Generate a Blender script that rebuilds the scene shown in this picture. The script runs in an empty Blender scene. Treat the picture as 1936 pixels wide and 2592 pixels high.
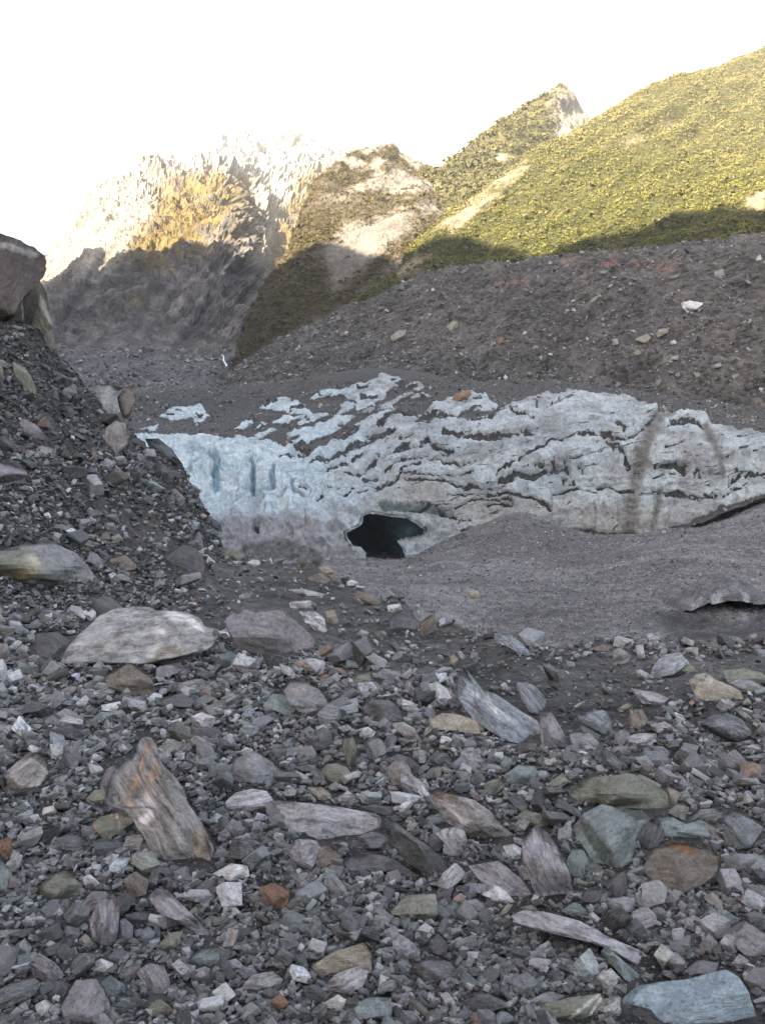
import bpy, bmesh, math, random
import numpy as np
from mathutils import Vector

SC = bpy.context.scene
EXPOSURE = 3.27
HAZE = .00016
COL = SC.collection
F = 2198.5; CX = 968.0; CY = 1296.0; EYE = 1.6      # focal length and image centre in photo pixels, eye height in metres
RNG = np.random.default_rng(11)

# ------------------------------------------------------------------ helpers
_g = np.random.default_rng(5)
PERM = np.concatenate([_g.permutation(256)] * 3)
GRAD = _g.normal(size=(256, 3)); GRAD /= np.linalg.norm(GRAD, axis=1)[:, None]

def perlin(P, seed=0):
    P = np.asarray(P, float) + seed * 17.137
    out = np.empty(len(P))
    for a in range(0, len(P), 400000):
        p = P[a:a + 400000]
        i = np.floor(p).astype(np.int64); f = p - i
        u = f * f * f * (f * (f * 6 - 15) + 10)
        i &= 255
        def g(dx, dy, dz):
            h = PERM[PERM[PERM[(i[:, 0] + dx) & 255] + ((i[:, 1] + dy) & 255)] + ((i[:, 2] + dz) & 255)]
            G = GRAD[h]
            return G[:, 0] * (f[:, 0] - dx) + G[:, 1] * (f[:, 1] - dy) + G[:, 2] * (f[:, 2] - dz)
        x0 = g(0,0,0) * (1 - u[:, 0]) + g(1,0,0) * u[:, 0]
        x1 = g(0,1,0) * (1 - u[:, 0]) + g(1,1,0) * u[:, 0]
        x2 = g(0,0,1) * (1 - u[:, 0]) + g(1,0,1) * u[:, 0]
        x3 = g(0,1,1) * (1 - u[:, 0]) + g(1,1,1) * u[:, 0]
        y0 = x0 * (1 - u[:, 1]) + x1 * u[:, 1]; y1 = x2 * (1 - u[:, 1]) + x3 * u[:, 1]
        out[a:a + 400000] = (y0 * (1 - u[:, 2]) + y1 * u[:, 2]) * 1.5
    return out

def fbm(P, octv=4, seed=0, gain=.5, ridged=False):
    P = np.asarray(P, float); s = np.zeros(len(P)); a = 1.0; t = 0
    for k in range(octv):
        n = perlin(P * (2.03 ** k), seed + k * 3)
        s += a * ((1 - 2 * np.abs(n)) if ridged else n); t += a; a *= gain
    return s / t

def sstep(a, b, x):
    t = np.clip((x - a) / (b - a), 0, 1); return t * t * (3 - 2 * t)

def up(px, py, D):                                   # photo pixel + distance -> world point
    px = np.asarray(px, float); py = np.asarray(py, float); D = np.asarray(D, float)
    return np.stack([(px - CX) / F * D, D + 0 * px, EYE + (CY - py) / F * D], -1)

def down(P):                                         # world point -> photo pixel
    return np.stack([CX + F * P[..., 0] / P[..., 1], CY - F * (P[..., 2] - EYE) / P[..., 1]], -1)

def herm(t, T, Y):                                   # smooth interpolation through knots
    T = np.asarray(T, float); Y = np.asarray(Y, float)
    if Y.ndim == 1: Y = Y[:, None]
    d = np.diff(Y, axis=0) / np.diff(T)[:, None]
    m = np.zeros_like(Y); m[0] = d[0]; m[-1] = d[-1]
    if len(T) > 2:
        w = (d[:-1] * d[1:]) > 0
        den = np.where(w, d[:-1] + d[1:], 1)
        m[1:-1] = np.where(w, 2 * d[:-1] * d[1:] / den, 0)
    i = np.clip(np.searchsorted(T, t) - 1, 0, len(T) - 2)
    h = (T[i + 1] - T[i]); u = ((np.clip(t, T[0], T[-1]) - T[i]) / h)[:, None]; h = h[:, None]
    return (Y[i] * (2*u**3 - 3*u**2 + 1) + m[i] * h * (u**3 - 2*u**2 + u)
            + Y[i + 1] * (-2*u**3 + 3*u**2) + m[i + 1] * h * (u**3 - u**2))

def mk(name, V, faces, mat, attrs=None, smooth=True, parent=None, link=True):
    V = np.asarray(V, np.float32)
    me = bpy.data.meshes.new(name)
    me.vertices.add(len(V)); me.vertices.foreach_set('co', V.ravel())
    li = []; ls = []; n = 0
    for f in faces:
        f = np.asarray(f, np.int32)
        if len(f) == 0: continue
        li.append(f.ravel()); ls.append(np.arange(len(f), dtype=np.int32) * f.shape[1] + n); n += f.size
    li = np.concatenate(li); ls = np.concatenate(ls)
    me.loops.add(len(li)); me.loops.foreach_set('vertex_index', li)
    me.polygons.add(len(ls)); me.polygons.foreach_set('loop_start', ls)
    me.polygons.foreach_set('use_smooth', np.full(len(ls), smooth))
    me.update(calc_edges=True)
    for k, a in (attrs or {}).items():
        a = np.asarray(a, np.float32)
        if a.ndim == 1:
            at = me.attributes.new(k, 'FLOAT', 'POINT'); at.data.foreach_set('value', a)
        elif k.startswith('col'):
            at = me.attributes.new(k, 'FLOAT_COLOR', 'POINT')
            at.data.foreach_set('color', np.concatenate([a, np.ones((len(a), 1), np.float32)], 1).ravel())
        else:
            at = me.attributes.new(k, 'FLOAT_VECTOR', 'POINT'); at.data.foreach_set('vector', a.ravel())
    me.materials.append(mat)
    o = bpy.data.objects.new(name, me)
    if link: COL.objects.link(o)
    if parent: o.parent = parent
    return o

def tag(o, label=None, cat=None, group=None, kind=None):
    if label: o['label'] = label
    if cat: o['category'] = cat
    if group: o['group'] = group
    if kind: o['kind'] = kind
    return o

def grid_faces(nr, nc, keep=None):
    i = np.arange(nr - 1)[:, None] * nc + np.arange(nc - 1)[None, :]
    q = np.stack([i, i + 1, i + nc + 1, i + nc], -1).reshape(-1, 4)
    return q if keep is None else q[keep.reshape(-1)]

def loft(rows, nt, ns, back=True, at=None):
    """rows of (px, py, D) from foot to crest -> grid of world points, nt rows x ns columns"""
    s = np.linspace(0, 1, ns); R = []
    for r in rows:
        r = np.asarray(r, float)
        d = np.r_[0, np.cumsum(np.hypot(np.diff(r[:, 0]), np.diff(r[:, 1])))]; d /= d[-1]
        R.append(up(*herm(s, d, r).T))
    R = np.stack(R)                                   # k, ns, 3
    if back:
        c = R[-1]; b = c.copy(); b[:, :2] *= 1.22; b[:, 2] = c[:, 2] - .35 * np.abs(c[:, 2])
        R = np.concatenate([R, b[None]])
    k = len(R); T = np.arange(k)
    return herm(np.linspace(0, k - 1, nt), T, R.reshape(k, -1)).reshape(nt, ns, 3)

def normals(G):
    n = np.cross(np.gradient(G, axis=1), np.gradient(G, axis=0))
    n /= np.linalg.norm(n, axis=-1, keepdims=True) + 1e-9
    flip = (n[..., 1] > 0) & (n[..., 2] < .05)
    n[n[..., 2] < -.3] *= -1
    return n

def inpoly(P, poly):
    x, y = P[:, 0], P[:, 1]; r = np.zeros(len(P), bool); poly = np.asarray(poly, float)
    a = poly; b = np.roll(poly, -1, 0)
    for (x0, y0), (x1, y1) in zip(a, b):
        if y0 == y1: continue
        r ^= ((y0 > y) != (y1 > y)) & (x < (x1 - x0) * (y - y0) / (y1 - y0) + x0)
    return r

def seg_dist(P, line, closed=False):
    line = np.asarray(line, float); d = np.full(len(P), 1e9)
    L = np.concatenate([line, line[:1]]) if closed else line
    for a, b in zip(L[:-1], L[1:]):
        ab = b - a; t = np.clip(((P - a) @ ab) / (ab @ ab + 1e-9), 0, 1)
        d = np.minimum(d, np.hypot(*(P - a - t[:, None] * ab).T))
    return d

def polymask(P, poly, soft):
    d = seg_dist(P, poly, True); return sstep(-soft, soft, np.where(inpoly(P, poly), d, -d))

def pts(s, ox=0, oy=0, k=1.0):
    return [(float(a.split(',')[0]) / k + ox, float(a.split(',')[1]) / k + oy) for a in s.split()]

# ------------------------------------------------------------------ materials
class NT:
    def __init__(s, name):
        s.m = bpy.data.materials.new(name); s.m.use_nodes = True
        s.t = s.m.node_tree; s.t.nodes.clear()
        s.out = s.n('ShaderNodeOutputMaterial'); s.b = s.n('ShaderNodeBsdfPrincipled')
        s.l(s.b.outputs[0], s.out.inputs['Surface'])
    def n(s, t, **k):
        x = s.t.nodes.new(t)
        for a, b in k.items(): setattr(x, a, b)
        return x
    def l(s, a, b): s.t.links.new(a, b)
    def attr(s, name): return s.n('ShaderNodeAttribute', attribute_name=name)
    def obj(s): return s.n('ShaderNodeNewGeometry').outputs['Position']
    def scale(s, v, k):
        m = s.n('ShaderNodeVectorMath', operation='MULTIPLY'); s.l(v, m.inputs[0]); m.inputs[1].default_value = k; return m.outputs[0]
    def noise(s, v, sc, det=4, rough=.55, dist=0):
        x = s.n('ShaderNodeTexNoise'); x.inputs['Scale'].default_value = sc; x.inputs['Detail'].default_value = det
        x.inputs['Roughness'].default_value = rough; x.inputs['Distortion'].default_value = dist
        if v is not None: s.l(v, x.inputs['Vector'])
        return x.outputs['Fac']
    def ramp(s, f, stops):
        r = s.n('ShaderNodeValToRGB'); e = r.color_ramp.elements
        while len(e) < len(stops): e.new(.5)
        for k, (p, c) in zip(e, stops): k.position = p; k.color = (*c, 1) if len(c) == 3 else c
        s.l(f, r.inputs[0]); return r.outputs[0]
    def val(s, f, a, b, c, d):
        r = s.n('ShaderNodeMapRange'); s.l(f, r.inputs[0])
        for k, v in zip((1, 2, 3, 4), (a, b, c, d)): r.inputs[k].default_value = v
        return r.outputs[0]
    def math(s, op, a, b=None):
        m = s.n('ShaderNodeMath', operation=op)
        for k, v in enumerate((a, b)):
            if v is None: continue
            if isinstance(v, (int, float)): m.inputs[k].default_value = v
            else: s.l(v, m.inputs[k])
        return m.outputs[0]
    def mix(s, f, a, b, mode='MIX'):
        m = s.n('ShaderNodeMix', data_type='RGBA', blend_type=mode)
        for k, v in ((0, f), (6, a), (7, b)):
            if isinstance(v, (int, float)): m.inputs[k].default_value = v
            elif isinstance(v, tuple): m.inputs[k].default_value = (*v, 1)
            else: s.l(v, m.inputs[k])
        return m.outputs[2]
    def mulc(s, c, f):
        m = s.n('ShaderNodeVectorMath', operation='SCALE'); s.l(c, m.inputs[0]); s.l(f, m.inputs['Scale']); return m.outputs[0]
    def bump(s, h, dist, strength=1.0):
        b = s.n('ShaderNodeBump'); b.inputs['Distance'].default_value = dist; b.inputs['Strength'].default_value = strength
        s.l(h, b.inputs['Height']); s.l(b.outputs[0], s.b.inputs['Normal'])
    def rough(s, v, spec=.3):
        s.b.inputs['Roughness'].default_value = v; s.b.inputs['Specular IOR Level'].default_value = spec

def rock_material():
    t = NT('schist_rock'); c = t.attr('col').outputs['Color']; lp = t.attr('lp').outputs['Vector']
    bd = t.attr('bd').outputs['Fac']
    warp = t.n('ShaderNodeVectorMath', operation='ADD')
    nz = t.n('ShaderNodeTexNoise'); nz.inputs['Scale'].default_value = 1.3; nz.inputs['Detail'].default_value = 2
    t.l(lp, nz.inputs['Vector'])
    sc = t.scale(nz.outputs['Color'], (.22, .22, .3)); t.l(lp, warp.inputs[0]); t.l(sc, warp.inputs[1]); w = warp.outputs[0]
    band = t.noise(t.scale(w, (.9, .9, 7.0)), 1.0, 4, .6)
    fine = t.noise(t.scale(w, (2.5, 2.5, 18.0)), 1.0, 3, .6)
    spk = t.noise(lp, 9, 5, .7)
    m1 = t.val(band, .33, .68, -.5, .8)
    m2 = t.val(fine, .32, .68, -.22, .28)
    m3 = t.val(spk, .3, .7, -.38, .45)
    f = t.math('MULTIPLY', m1, bd)
    f = t.math('ADD', f, t.math('MULTIPLY', m2, t.math('ADD', bd, .25)))
    f = t.math('ADD', f, m3)
    f = t.math('ADD', f, t.val(t.noise(lp, 2.4, 4, .65), .3, .7, -.28, .28))
    f = t.math('MAXIMUM', t.math('ADD', f, 1.0), .3)
    c2 = t.mulc(c, f)
    vein = t.noise(t.scale(w, (.8, .8, 2.2)), 1.2, 2, .5)
    vm = t.val(t.math('ABSOLUTE', t.math('SUBTRACT', vein, .56)), .0, .02, 1, 0)
    vm = t.math('MULTIPLY', vm, t.math('MULTIPLY', bd, .28))
    c3 = t.mix(vm, c2, (.42, .40, .38))
    st = t.val(t.noise(t.scale(lp, (1.1, 1.1, 1.1)), 1.3, 4, .65), .62, .74, 0, .55)
    c4 = t.mix(st, c3, (.16, .09, .045))                       # iron staining
    t.l(c4, t.b.inputs['Base Color']); t.rough(.72, .35)
    h = t.math('ADD', t.math('MULTIPLY', band, .8), t.math('ADD', t.math('MULTIPLY', fine, .35), t.math('MULTIPLY', spk, .55)))
    t.bump(h, .014, .8)
    return t.m

def ground_material(name, s1, s2, amp=.5, bd=.03, stones=True):
    """rubble ground: colour attribute + grit at two sizes"""
    t = NT(name); c = t.attr('col').outputs['Color']; p = t.obj()
    n1 = t.noise(p, s1, 6, .72); n2 = t.noise(p, s2, 4, .65)
    v = t.n('ShaderNodeTexVoronoi'); v.inputs['Scale'].default_value = s1 * 1.4; t.l(p, v.inputs['Vector'])
    vc = t.n('ShaderNodeSeparateColor'); t.l(v.outputs['Color'], vc.inputs[0])
    v2 = t.n('ShaderNodeTexVoronoi'); v2.inputs['Scale'].default_value = s1 * .45; t.l(p, v2.inputs['Vector'])
    vc2 = t.n('ShaderNodeSeparateColor'); t.l(v2.outputs['Color'], vc2.inputs[0])
    f = t.math('ADD', t.val(n1, .25, .75, -amp, amp), t.val(n2, .3, .7, -amp * .6, amp * .6))
    if stones:
        f = t.math('ADD', f, t.math('MULTIPLY', t.val(vc.outputs[0], 0, 1, -1, 1), amp * .8))
        f = t.math('ADD', f, t.math('MULTIPLY', t.math('POWER', vc2.outputs[1], 5.0), amp * 1.2))
    if name == 'gravel_ground':
        v3 = t.n('ShaderNodeTexVoronoi'); v3.inputs['Scale'].default_value = 1.6; t.l(p, v3.inputs['Vector'])
        vc3 = t.n('ShaderNodeSeparateColor'); t.l(v3.outputs['Color'], vc3.inputs[0])
        n3 = t.noise(t.scale(p, (.35, 1, 1)), .3, 6, .75)
        f = t.math('ADD', f, t.math('ADD', t.math('MULTIPLY', t.math('POWER', vc3.outputs[0], 3.0), .5), t.val(n3, .3, .7, -.45, .35)))
    f = t.math('MAXIMUM', t.math('ADD', f, 1.0), .25)
    t.l(t.mulc(c, f), t.b.inputs['Base Color']); t.rough(.85, .2)
    h = t.math('ADD', n1, t.math('MULTIPLY', v.outputs['Distance'], -.5))
    t.bump(h, bd, .9)
    return t.m

def ice_material():
    t = NT('glacier_ice'); c = t.attr('col').outputs['Color']; dirt = t.attr('dirt').outputs['Fac']; p = t.obj()
    n1 = t.noise(p, .55, 6, .7, .6); n2 = t.noise(t.scale(p, (1, 1, .3)), 1.6, 5, .7, .8); n3 = t.noise(p, 5, 3, .6)
    f = t.math('ADD', 1.0, t.math('ADD', t.val(n1, .3, .7, -.32, .28), t.val(n2, .3, .7, -.34, .3)))
    c2 = t.mulc(c, f)
    g = t.noise(p, 2.2, 4, .75)
    grit = t.mulc(t.ramp(g, [(.3, (.035, .032, .03)), (.6, (.075, .069, .064)), (.8, (.17, .16, .15))]), t.val(n3, .2, .8, .8, 1.2))
    grit = t.mulc(grit, t.attr('grit').outputs['Fac'])
    dm = t.val(t.math('ADD', dirt, t.val(n2, .25, .75, -.28, .28)), .42, .6, 0, 1)
    t.l(t.mix(dm, c2, grit), t.b.inputs['Base Color'])
    t.l(t.val(dm, 0, 1, .45, .9), t.b.inputs['Roughness']); t.b.inputs['Specular IOR Level'].default_value = .35
    h = t.math('ADD', n1, t.math('ADD', t.math('MULTIPLY', n2, .6), t.math('MULTIPLY', n3, .12)))
    t.bump(h, 1.0, .7)
    return t.m

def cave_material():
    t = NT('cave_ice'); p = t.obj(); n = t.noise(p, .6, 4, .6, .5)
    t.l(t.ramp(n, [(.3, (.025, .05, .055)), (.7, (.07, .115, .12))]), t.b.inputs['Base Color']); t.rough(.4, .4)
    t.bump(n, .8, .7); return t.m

def leaf_material():
    t = NT('bush_leaves'); c = t.attr('col').outputs['Color']; n = t.noise(t.obj(), 1.2, 2)
    t.l(t.mulc(c, t.val(n, .3, .7, .75, 1.25)), t.b.inputs['Base Color']); t.rough(.7, .15); return t.m

def water_material():
    t = NT('white_water'); n = t.noise(t.obj(), 3, 3)
    t.l(t.ramp(n, [(.3, (.6, .65, .68)), (.7, (.85, .88, .9))]), t.b.inputs['Base Color']); t.rough(.3, .4); return t.m

M_ROCK = rock_material()
M_GROUND = ground_material('gravel_ground', 9, .9, .5, .03)
M_DEBRIS = ground_material('moraine_debris', .85, .12, .62, .8)
M_HILL = ground_material('mountain_rock', .5, .06, .5, 1.6, False)
M_ICE = ice_material(); M_CAVE = cave_material(); M_LEAF = leaf_material(); M_WATER = water_material()
# ------------------------------------------------------------------ the ground: near rubble, left rubble slope, mound, outwash flat
def v(py, D): return (D, EYE + (CY - py) / F * D)
FAR = [(60, -6.3), (100, -6.6), (140, -6.9), (200, -7.2), (420, -8)]
NEAR = [(.5, 0), (4, 0)]
PROF = {
 -1800: NEAR + [(5, .6), (8, 2.5), (14, 8), (20, 13), (26, 16), (45, 17), (100, 12), (200, 6), (420, -5)],
 -500: NEAR + [(6, .3), (9, 1.5), (14, 4.2), (20, 8), (26, 10), (38, 10), (100, 4), (200, 0), (420, -6)],
 -120: NEAR + [(9, .05), v(1530, 12), v(1380, 15), v(1250, 17.5), v(1080, 20), v(930, 22.5), v(790, 25), (28, 7.6), (38, 5), (70, -2), (140, -6), (420, -8)],
 0: NEAR + [(8, -.02), v(1545, 12.6), v(1420, 15), v(1300, 17), v(1150, 19.5), v(990, 22), v(800, 25.5), (28.5, 7.2), (36, 4), (60, -3), (110, -6.5), (420, -8)],
 90: NEAR + [(8, -.02), v(1530, 13.5), v(1420, 15.7), v(1300, 18), v(1150, 20.5), v(990, 23), v(835, 26), (29, 6.6), (37, 3.5), (60, -3), (110, -6.5), (420, -8)],
 130: NEAR + [(8, -.02), v(1520, 14), v(1420, 16), v(1300, 18.5), v(1150, 21), v(1000, 24), v(890, 26.5), (30, 5.5), (38, 3), (60, -3), (110, -6.5), (420, -8)],
 235: NEAR + [(8, -.02), v(1500, 14.5), v(1400, 18), v(1250, 21), v(1120, 24), v(1015, 27), (31, 4.2), (40, 1), (70, -5), (140, -6.8), (420, -8)],
 335: NEAR + [(8, 0), v(1500, 15.5), v(1400, 19.5), v(1280, 22.5), v(1180, 25.5), v(1110, 27.5), (31, 3.2), (40, -.5), (60, -5.5), (140, -6.8), (420, -8)],
 450: NEAR + [(8, 0), v(1500, 16.5), v(1410, 22), v(1300, 26), v(1175, 29), (33, 2.2), (42, -2), (60, -6), (140, -6.8), (420, -8)],
 520: NEAR + [(8, 0), v(1490, 17.5), v(1425, 23.5), v(1360, 28), v(1300, 30.5), (35, .5), (44, -3), (62, -6), (140, -6.8), (420, -8)],
 570: NEAR + [(8, 0), v(1500, 16.5), v(1440, 24), v(1398, 29), (34, -.8), (48, -5.8), (140, -6.9), (420, -8)],
 690: NEAR + [(8, 0), v(1520, 15), v(1450, 22), v(1422, 27), (31, -.9), (45, -6), (140, -6.9), (420, -8)],
 797: NEAR + [(7, .03), v(1600, 11), v(1500, 18), v(1424, 25), (29, -1.2), (42, -6.1), (140, -6.9), (420, -8)],
 900: NEAR + [(6, .03), v(1700, 8.5), v(1560, 14), v(1484, 20), (24, -1.6), (38, -6.2), (140, -6.9), (420, -8)],
 1000: NEAR + [(6, .03), v(1710, 8.2), v(1600, 12), v(1517, 16.5), (20, -1.6), (34, -6.2)] + FAR[1:],
 1148: NEAR + [(6, .08), v(1750, 7.6), v(1660, 9.6), v(1575, 12.6), (16, -1.8), (31, -6.2), (100, -6.5), (122, -5.6), v(1374, 139), (160, -3.2), (420, -8)],
 1230: NEAR + [(6, .06), v(1760, 7.2), v(1690, 8.8), v(1612, 11), (15, -2), (30, -6.1), (100, -6.5), (122, -4.8), v(1335, 139), (160, -1), (420, -8)],
 1312: NEAR + [(6, .04), v(1760, 7), v(1660, 9), v(1640, 9.6), (14, -2), (30, -6), (100, -6.5), (120, -4.6), v(1309, 139), (160, .8), (420, -8)],
 1420: NEAR + [(6, .05), v(1730, 7.6), v(1650, 9.4), (14, -2), (30, -6), (95, -6.3), (120, -4.6), v(1345, 139), (165, -2), (420, -8)],
 1523: NEAR + [(6, .05), v(1725, 7.7), v(1648, 9.4), (14, -2), (30, -6), (90, -6.1), (115, -4.4), v(1362, 138), (170, -3), (420, -8)],
 1758: NEAR + [(6, .05), v(1720, 7.8), v(1640, 9.6), (15, -2), (30, -6), (85, -5.4), v(1350, 121), v(1340, 143), (170, 1), (420, -8)],
 1960: NEAR + [(6, .05), v(1720, 7.8), v(1632, 9.8), (16, -1.5), (30, -5.8), (85, -5.0), v(1362, 116), v(1272, 140), (170, 3), (420, -8)],
 2600: NEAR + [(6, .1), (10, .3), (20, -.5), (34, -5.5), (85, -4), (116, -1.5), (420, -6)],
 4500: NEAR + [(6, .3), (10, .8), (20, 1.5), (50, 0), (116, 4), (420, 0)],
}
A_ = np.array
GD = np.exp(np.linspace(math.log(.7), math.log(420), 760))
_side_l = -400 - np.geomspace(1, 15000, 60)[::-1]; _side_r = 2340 + np.geomspace(1, 15000, 60)
GP = np.concatenate([_side_l, np.linspace(-400, 2340, 960), _side_r])
_k = sorted(PROF); _z = []
for k in _k:
    p = np.array(PROF[k]); _z.append(herm(np.log(GD), np.log(p[:, 0]), p[:, 1])[:, 0])
GZ = herm(np.clip(GP, _k[0], _k[-1]), np.array(_k, float), np.array(_z)).T.copy()      # rows = distance, cols = px
_X = (GP[None, :] - CX) / F * GD[:, None]; _Y = GD[:, None] + 0 * _X
_P = np.stack([_X, _Y, 0 * _X], -1).reshape(-1, 3)
_d = _Y.ravel()
_n = .06 * fbm(_P * 1.5, 4, 1) * sstep(1, 4, _d) + .20 * fbm(_P * .5, 4, 2) * sstep(3, 8, _d) * (1 - .5 * sstep(12, 30, _d))
_far = sstep(34, 55, _d)
_n += _far * (2.1 * fbm(_P * A_([.045, .06, .05]), 4, 3) + .55 * fbm(_P * .16, 4, 4) + .3 * fbm(_P * .6, 3, 14, .5, True))
_px = np.broadcast_to(GP[None, :], _X.shape).ravel()
_slope = sstep(12, 17, _d) * (1 - sstep(500, 620, _px)) * (1 - _far)
_n += _slope * (.6 * fbm(_P * .35, 4, 8) + .22 * fbm(_P * 1.4, 3, 9, .5, True))
GZ += _n.reshape(GZ.shape)
# hollow in the silt in front of the ice lip on the right
_qx, _qy = (_X.ravel() - 25.2), (_Y.ravel() - 60)
_pit = np.exp(-((_qx / 5.0) ** 2 + (_qy / 3.0) ** 2))
GZ -= (1.7 * _pit).reshape(GZ.shape)

def ground_z(x, y):
    x = np.asarray(x, float); y = np.maximum(np.asarray(y, float), GD[0])
    px = CX + F * x / y
    fi = np.interp(px, GP, np.arange(len(GP))); fj = np.interp(np.log(y), np.log(GD), np.arange(len(GD)))
    i = np.clip(fi.astype(int), 0, len(GP) - 2); j = np.clip(fj.astype(int), 0, len(GD) - 2); a = fi - i; b = fj - j
    return (GZ[j, i] * (1 - a) + GZ[j, i + 1] * a) * (1 - b) + (GZ[j + 1, i] * (1 - a) + GZ[j + 1, i + 1] * a) * b

def ray_ground(px, py, dmin=1.2, dmax=170, n=420):
    """distance at which the sight line through a photo pixel meets the ground (nan: never)"""
    px = np.atleast_1d(np.asarray(px, float)); py = np.atleast_1d(np.asarray(py, float))
    D = np.geomspace(dmin, dmax, n); out = np.full(len(px), np.nan)
    lj = np.interp(np.log(D), np.log(GD), np.arange(len(GD))); j = np.clip(lj.astype(int), 0, len(GD) - 2); b = (lj - j)[None]
    for a in range(0, len(px), 4000):
        p = px[a:a + 4000]; q = py[a:a + 4000]
        fi = np.interp(p, GP, np.arange(len(GP))); i = np.clip(fi.astype(int), 0, len(GP) - 2); w = (fi - i)[:, None]
        Z0 = GZ[j][:, i].T * (1 - w) + GZ[j][:, i + 1].T * w
        Z1 = GZ[j + 1][:, i].T * (1 - w) + GZ[j + 1][:, i + 1].T * w
        g = EYE + (CY - q)[:, None] / F * D[None] - (Z0 * (1 - b) + Z1 * b)
        hit = (g[:, :-1] > 0) & (g[:, 1:] <= 0); h = hit.any(1); k = hit.argmax(1); r = np.arange(len(p))
        t = g[r, k] / (g[r, k] - g[r, k + 1] + 1e-12)
        out[a:a + 4000] = np.where(h, D[k] * (D[k + 1] / D[k]) ** t, np.nan)
    return out

# colours of the ground
nr, nc = GZ.shape
GV = np.stack([_X, _Y, GZ], -1).reshape(-1, 3)
cn = fbm(GV * .5, 4, 20); cf = fbm(GV * .09, 4, 21)
c_near = np.array([.029, .027, .025]); c_silt = np.array([.092, .085, .078]); c_pile = np.array([.072, .066, .06]); c_slope = np.array([.031, .028, .026])
colr = np.repeat(c_near[None], len(GV), 0) * (1 + .35 * cn[:, None])
sl = _slope[:, None]; colr = colr * (1 - sl) + sl * c_slope * (1 + .3 * cn[:, None])
fr = _far[:, None]; colr = colr * (1 - fr) + fr * c_silt * (1 + .7 * cf[:, None] + .6 * fbm(GV * 1.1, 4, 22)[:, None] + .35 * fbm(GV * A_([.05, .3, .3]), 3, 23)[:, None])
Gpix = down(GV)
pile = polymask(Gpix, [(1180, 1420), (1262, 1330), (1312, 1300), (1360, 1320), (1500, 1352), (1570, 1358), (1540, 1400), (1450, 1420), (1300, 1410)], 12) * (_d > 90)
colr = colr * (1 - pile[:, None]) + pile[:, None] * c_pile
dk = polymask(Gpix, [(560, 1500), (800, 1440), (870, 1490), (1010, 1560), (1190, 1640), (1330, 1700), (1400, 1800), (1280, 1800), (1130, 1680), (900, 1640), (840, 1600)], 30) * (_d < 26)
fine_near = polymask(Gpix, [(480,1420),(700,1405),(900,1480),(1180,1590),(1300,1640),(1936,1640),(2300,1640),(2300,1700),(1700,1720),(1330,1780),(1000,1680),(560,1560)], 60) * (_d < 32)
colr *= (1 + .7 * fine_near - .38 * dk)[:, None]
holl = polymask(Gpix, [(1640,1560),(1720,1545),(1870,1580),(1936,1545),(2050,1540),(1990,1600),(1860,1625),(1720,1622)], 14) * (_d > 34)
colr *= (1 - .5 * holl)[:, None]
pale_ice = polymask(Gpix, [(1760,1628),(1850,1618),(2100,1615),(2100,1640),(1900,1650)], 8) * (_d > 34)  # flat pale bluish ice surface lying in the silt
colr = colr * (1 - .6 * pale_ice[:, None]) + .6 * pale_ice[:, None] * np.array([.17, .18, .19])
colr[:, 2] *= 1 + .05 * _far
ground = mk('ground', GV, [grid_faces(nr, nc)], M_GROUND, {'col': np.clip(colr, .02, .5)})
tag(ground, 'grey gravel and silt ground running from the rubble to the glacier foot', kind='structure')
bx, by = np.meshgrid(np.linspace(-300, 300, 90), np.linspace(-260, .9, 60))
bz = .25 * fbm(np.stack([bx, by, 0 * bx], -1).reshape(-1, 3) * .1, 3, 7) * sstep(0, 12, -by.ravel()) - .06
BV = np.stack([bx.ravel(), by.ravel(), bz + .04 * np.abs(bx.ravel()) * sstep(20, 120, np.abs(bx.ravel()))], -1)
tag(mk('gravel_terrain', BV, [grid_faces(60, 90)], M_GROUND, {'col': np.repeat(c_near[None], len(BV), 0)}), 'gravel terrain continuing behind the viewpoint', kind='structure')

# ------------------------------------------------------------------ hills and mountains
SHEETS = {}
def hill(name, rows, nt, ns, amp, colour, mat, seed, label, back=True, keep=None, extra=None, kind='structure', fade=None):
    G = loft(rows, nt, ns, back)
    N = normals(G); P = G.reshape(-1, 3)
    d = np.zeros(len(P))
    for sc, a, rid in amp:
        d += a * (fbm(P * sc, 4, seed, .5, rid) - (.55 if rid else 0)); seed += 11
    if extra is not None: d = d + extra(P, down(P))
    if fade is not None: d = d * fade(down(P))
    P = P + N.reshape(-1, 3) * d[:, None]
    pix = down(P); c, at = colour(P, pix, normals(P.reshape(nt, ns, 3)).reshape(-1, 3))
    k = None
    if keep is not None: k = keep(P, pix, nt, ns)
    at = dict(at or {}); at['col'] = np.clip(c, .01, .9)
    o = mk(name, P, [grid_faces(nt, ns, k)], mat, at, smooth=name not in ('mountain', 'moraine'))
    if kind: tag(o, label, kind=kind)
    SHEETS[name] = (P, pix, at, nt, ns)
    return o

def lerp(a, b, m): return a * (1 - m[:, None]) + b * m[:, None]
A = np.array

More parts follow.
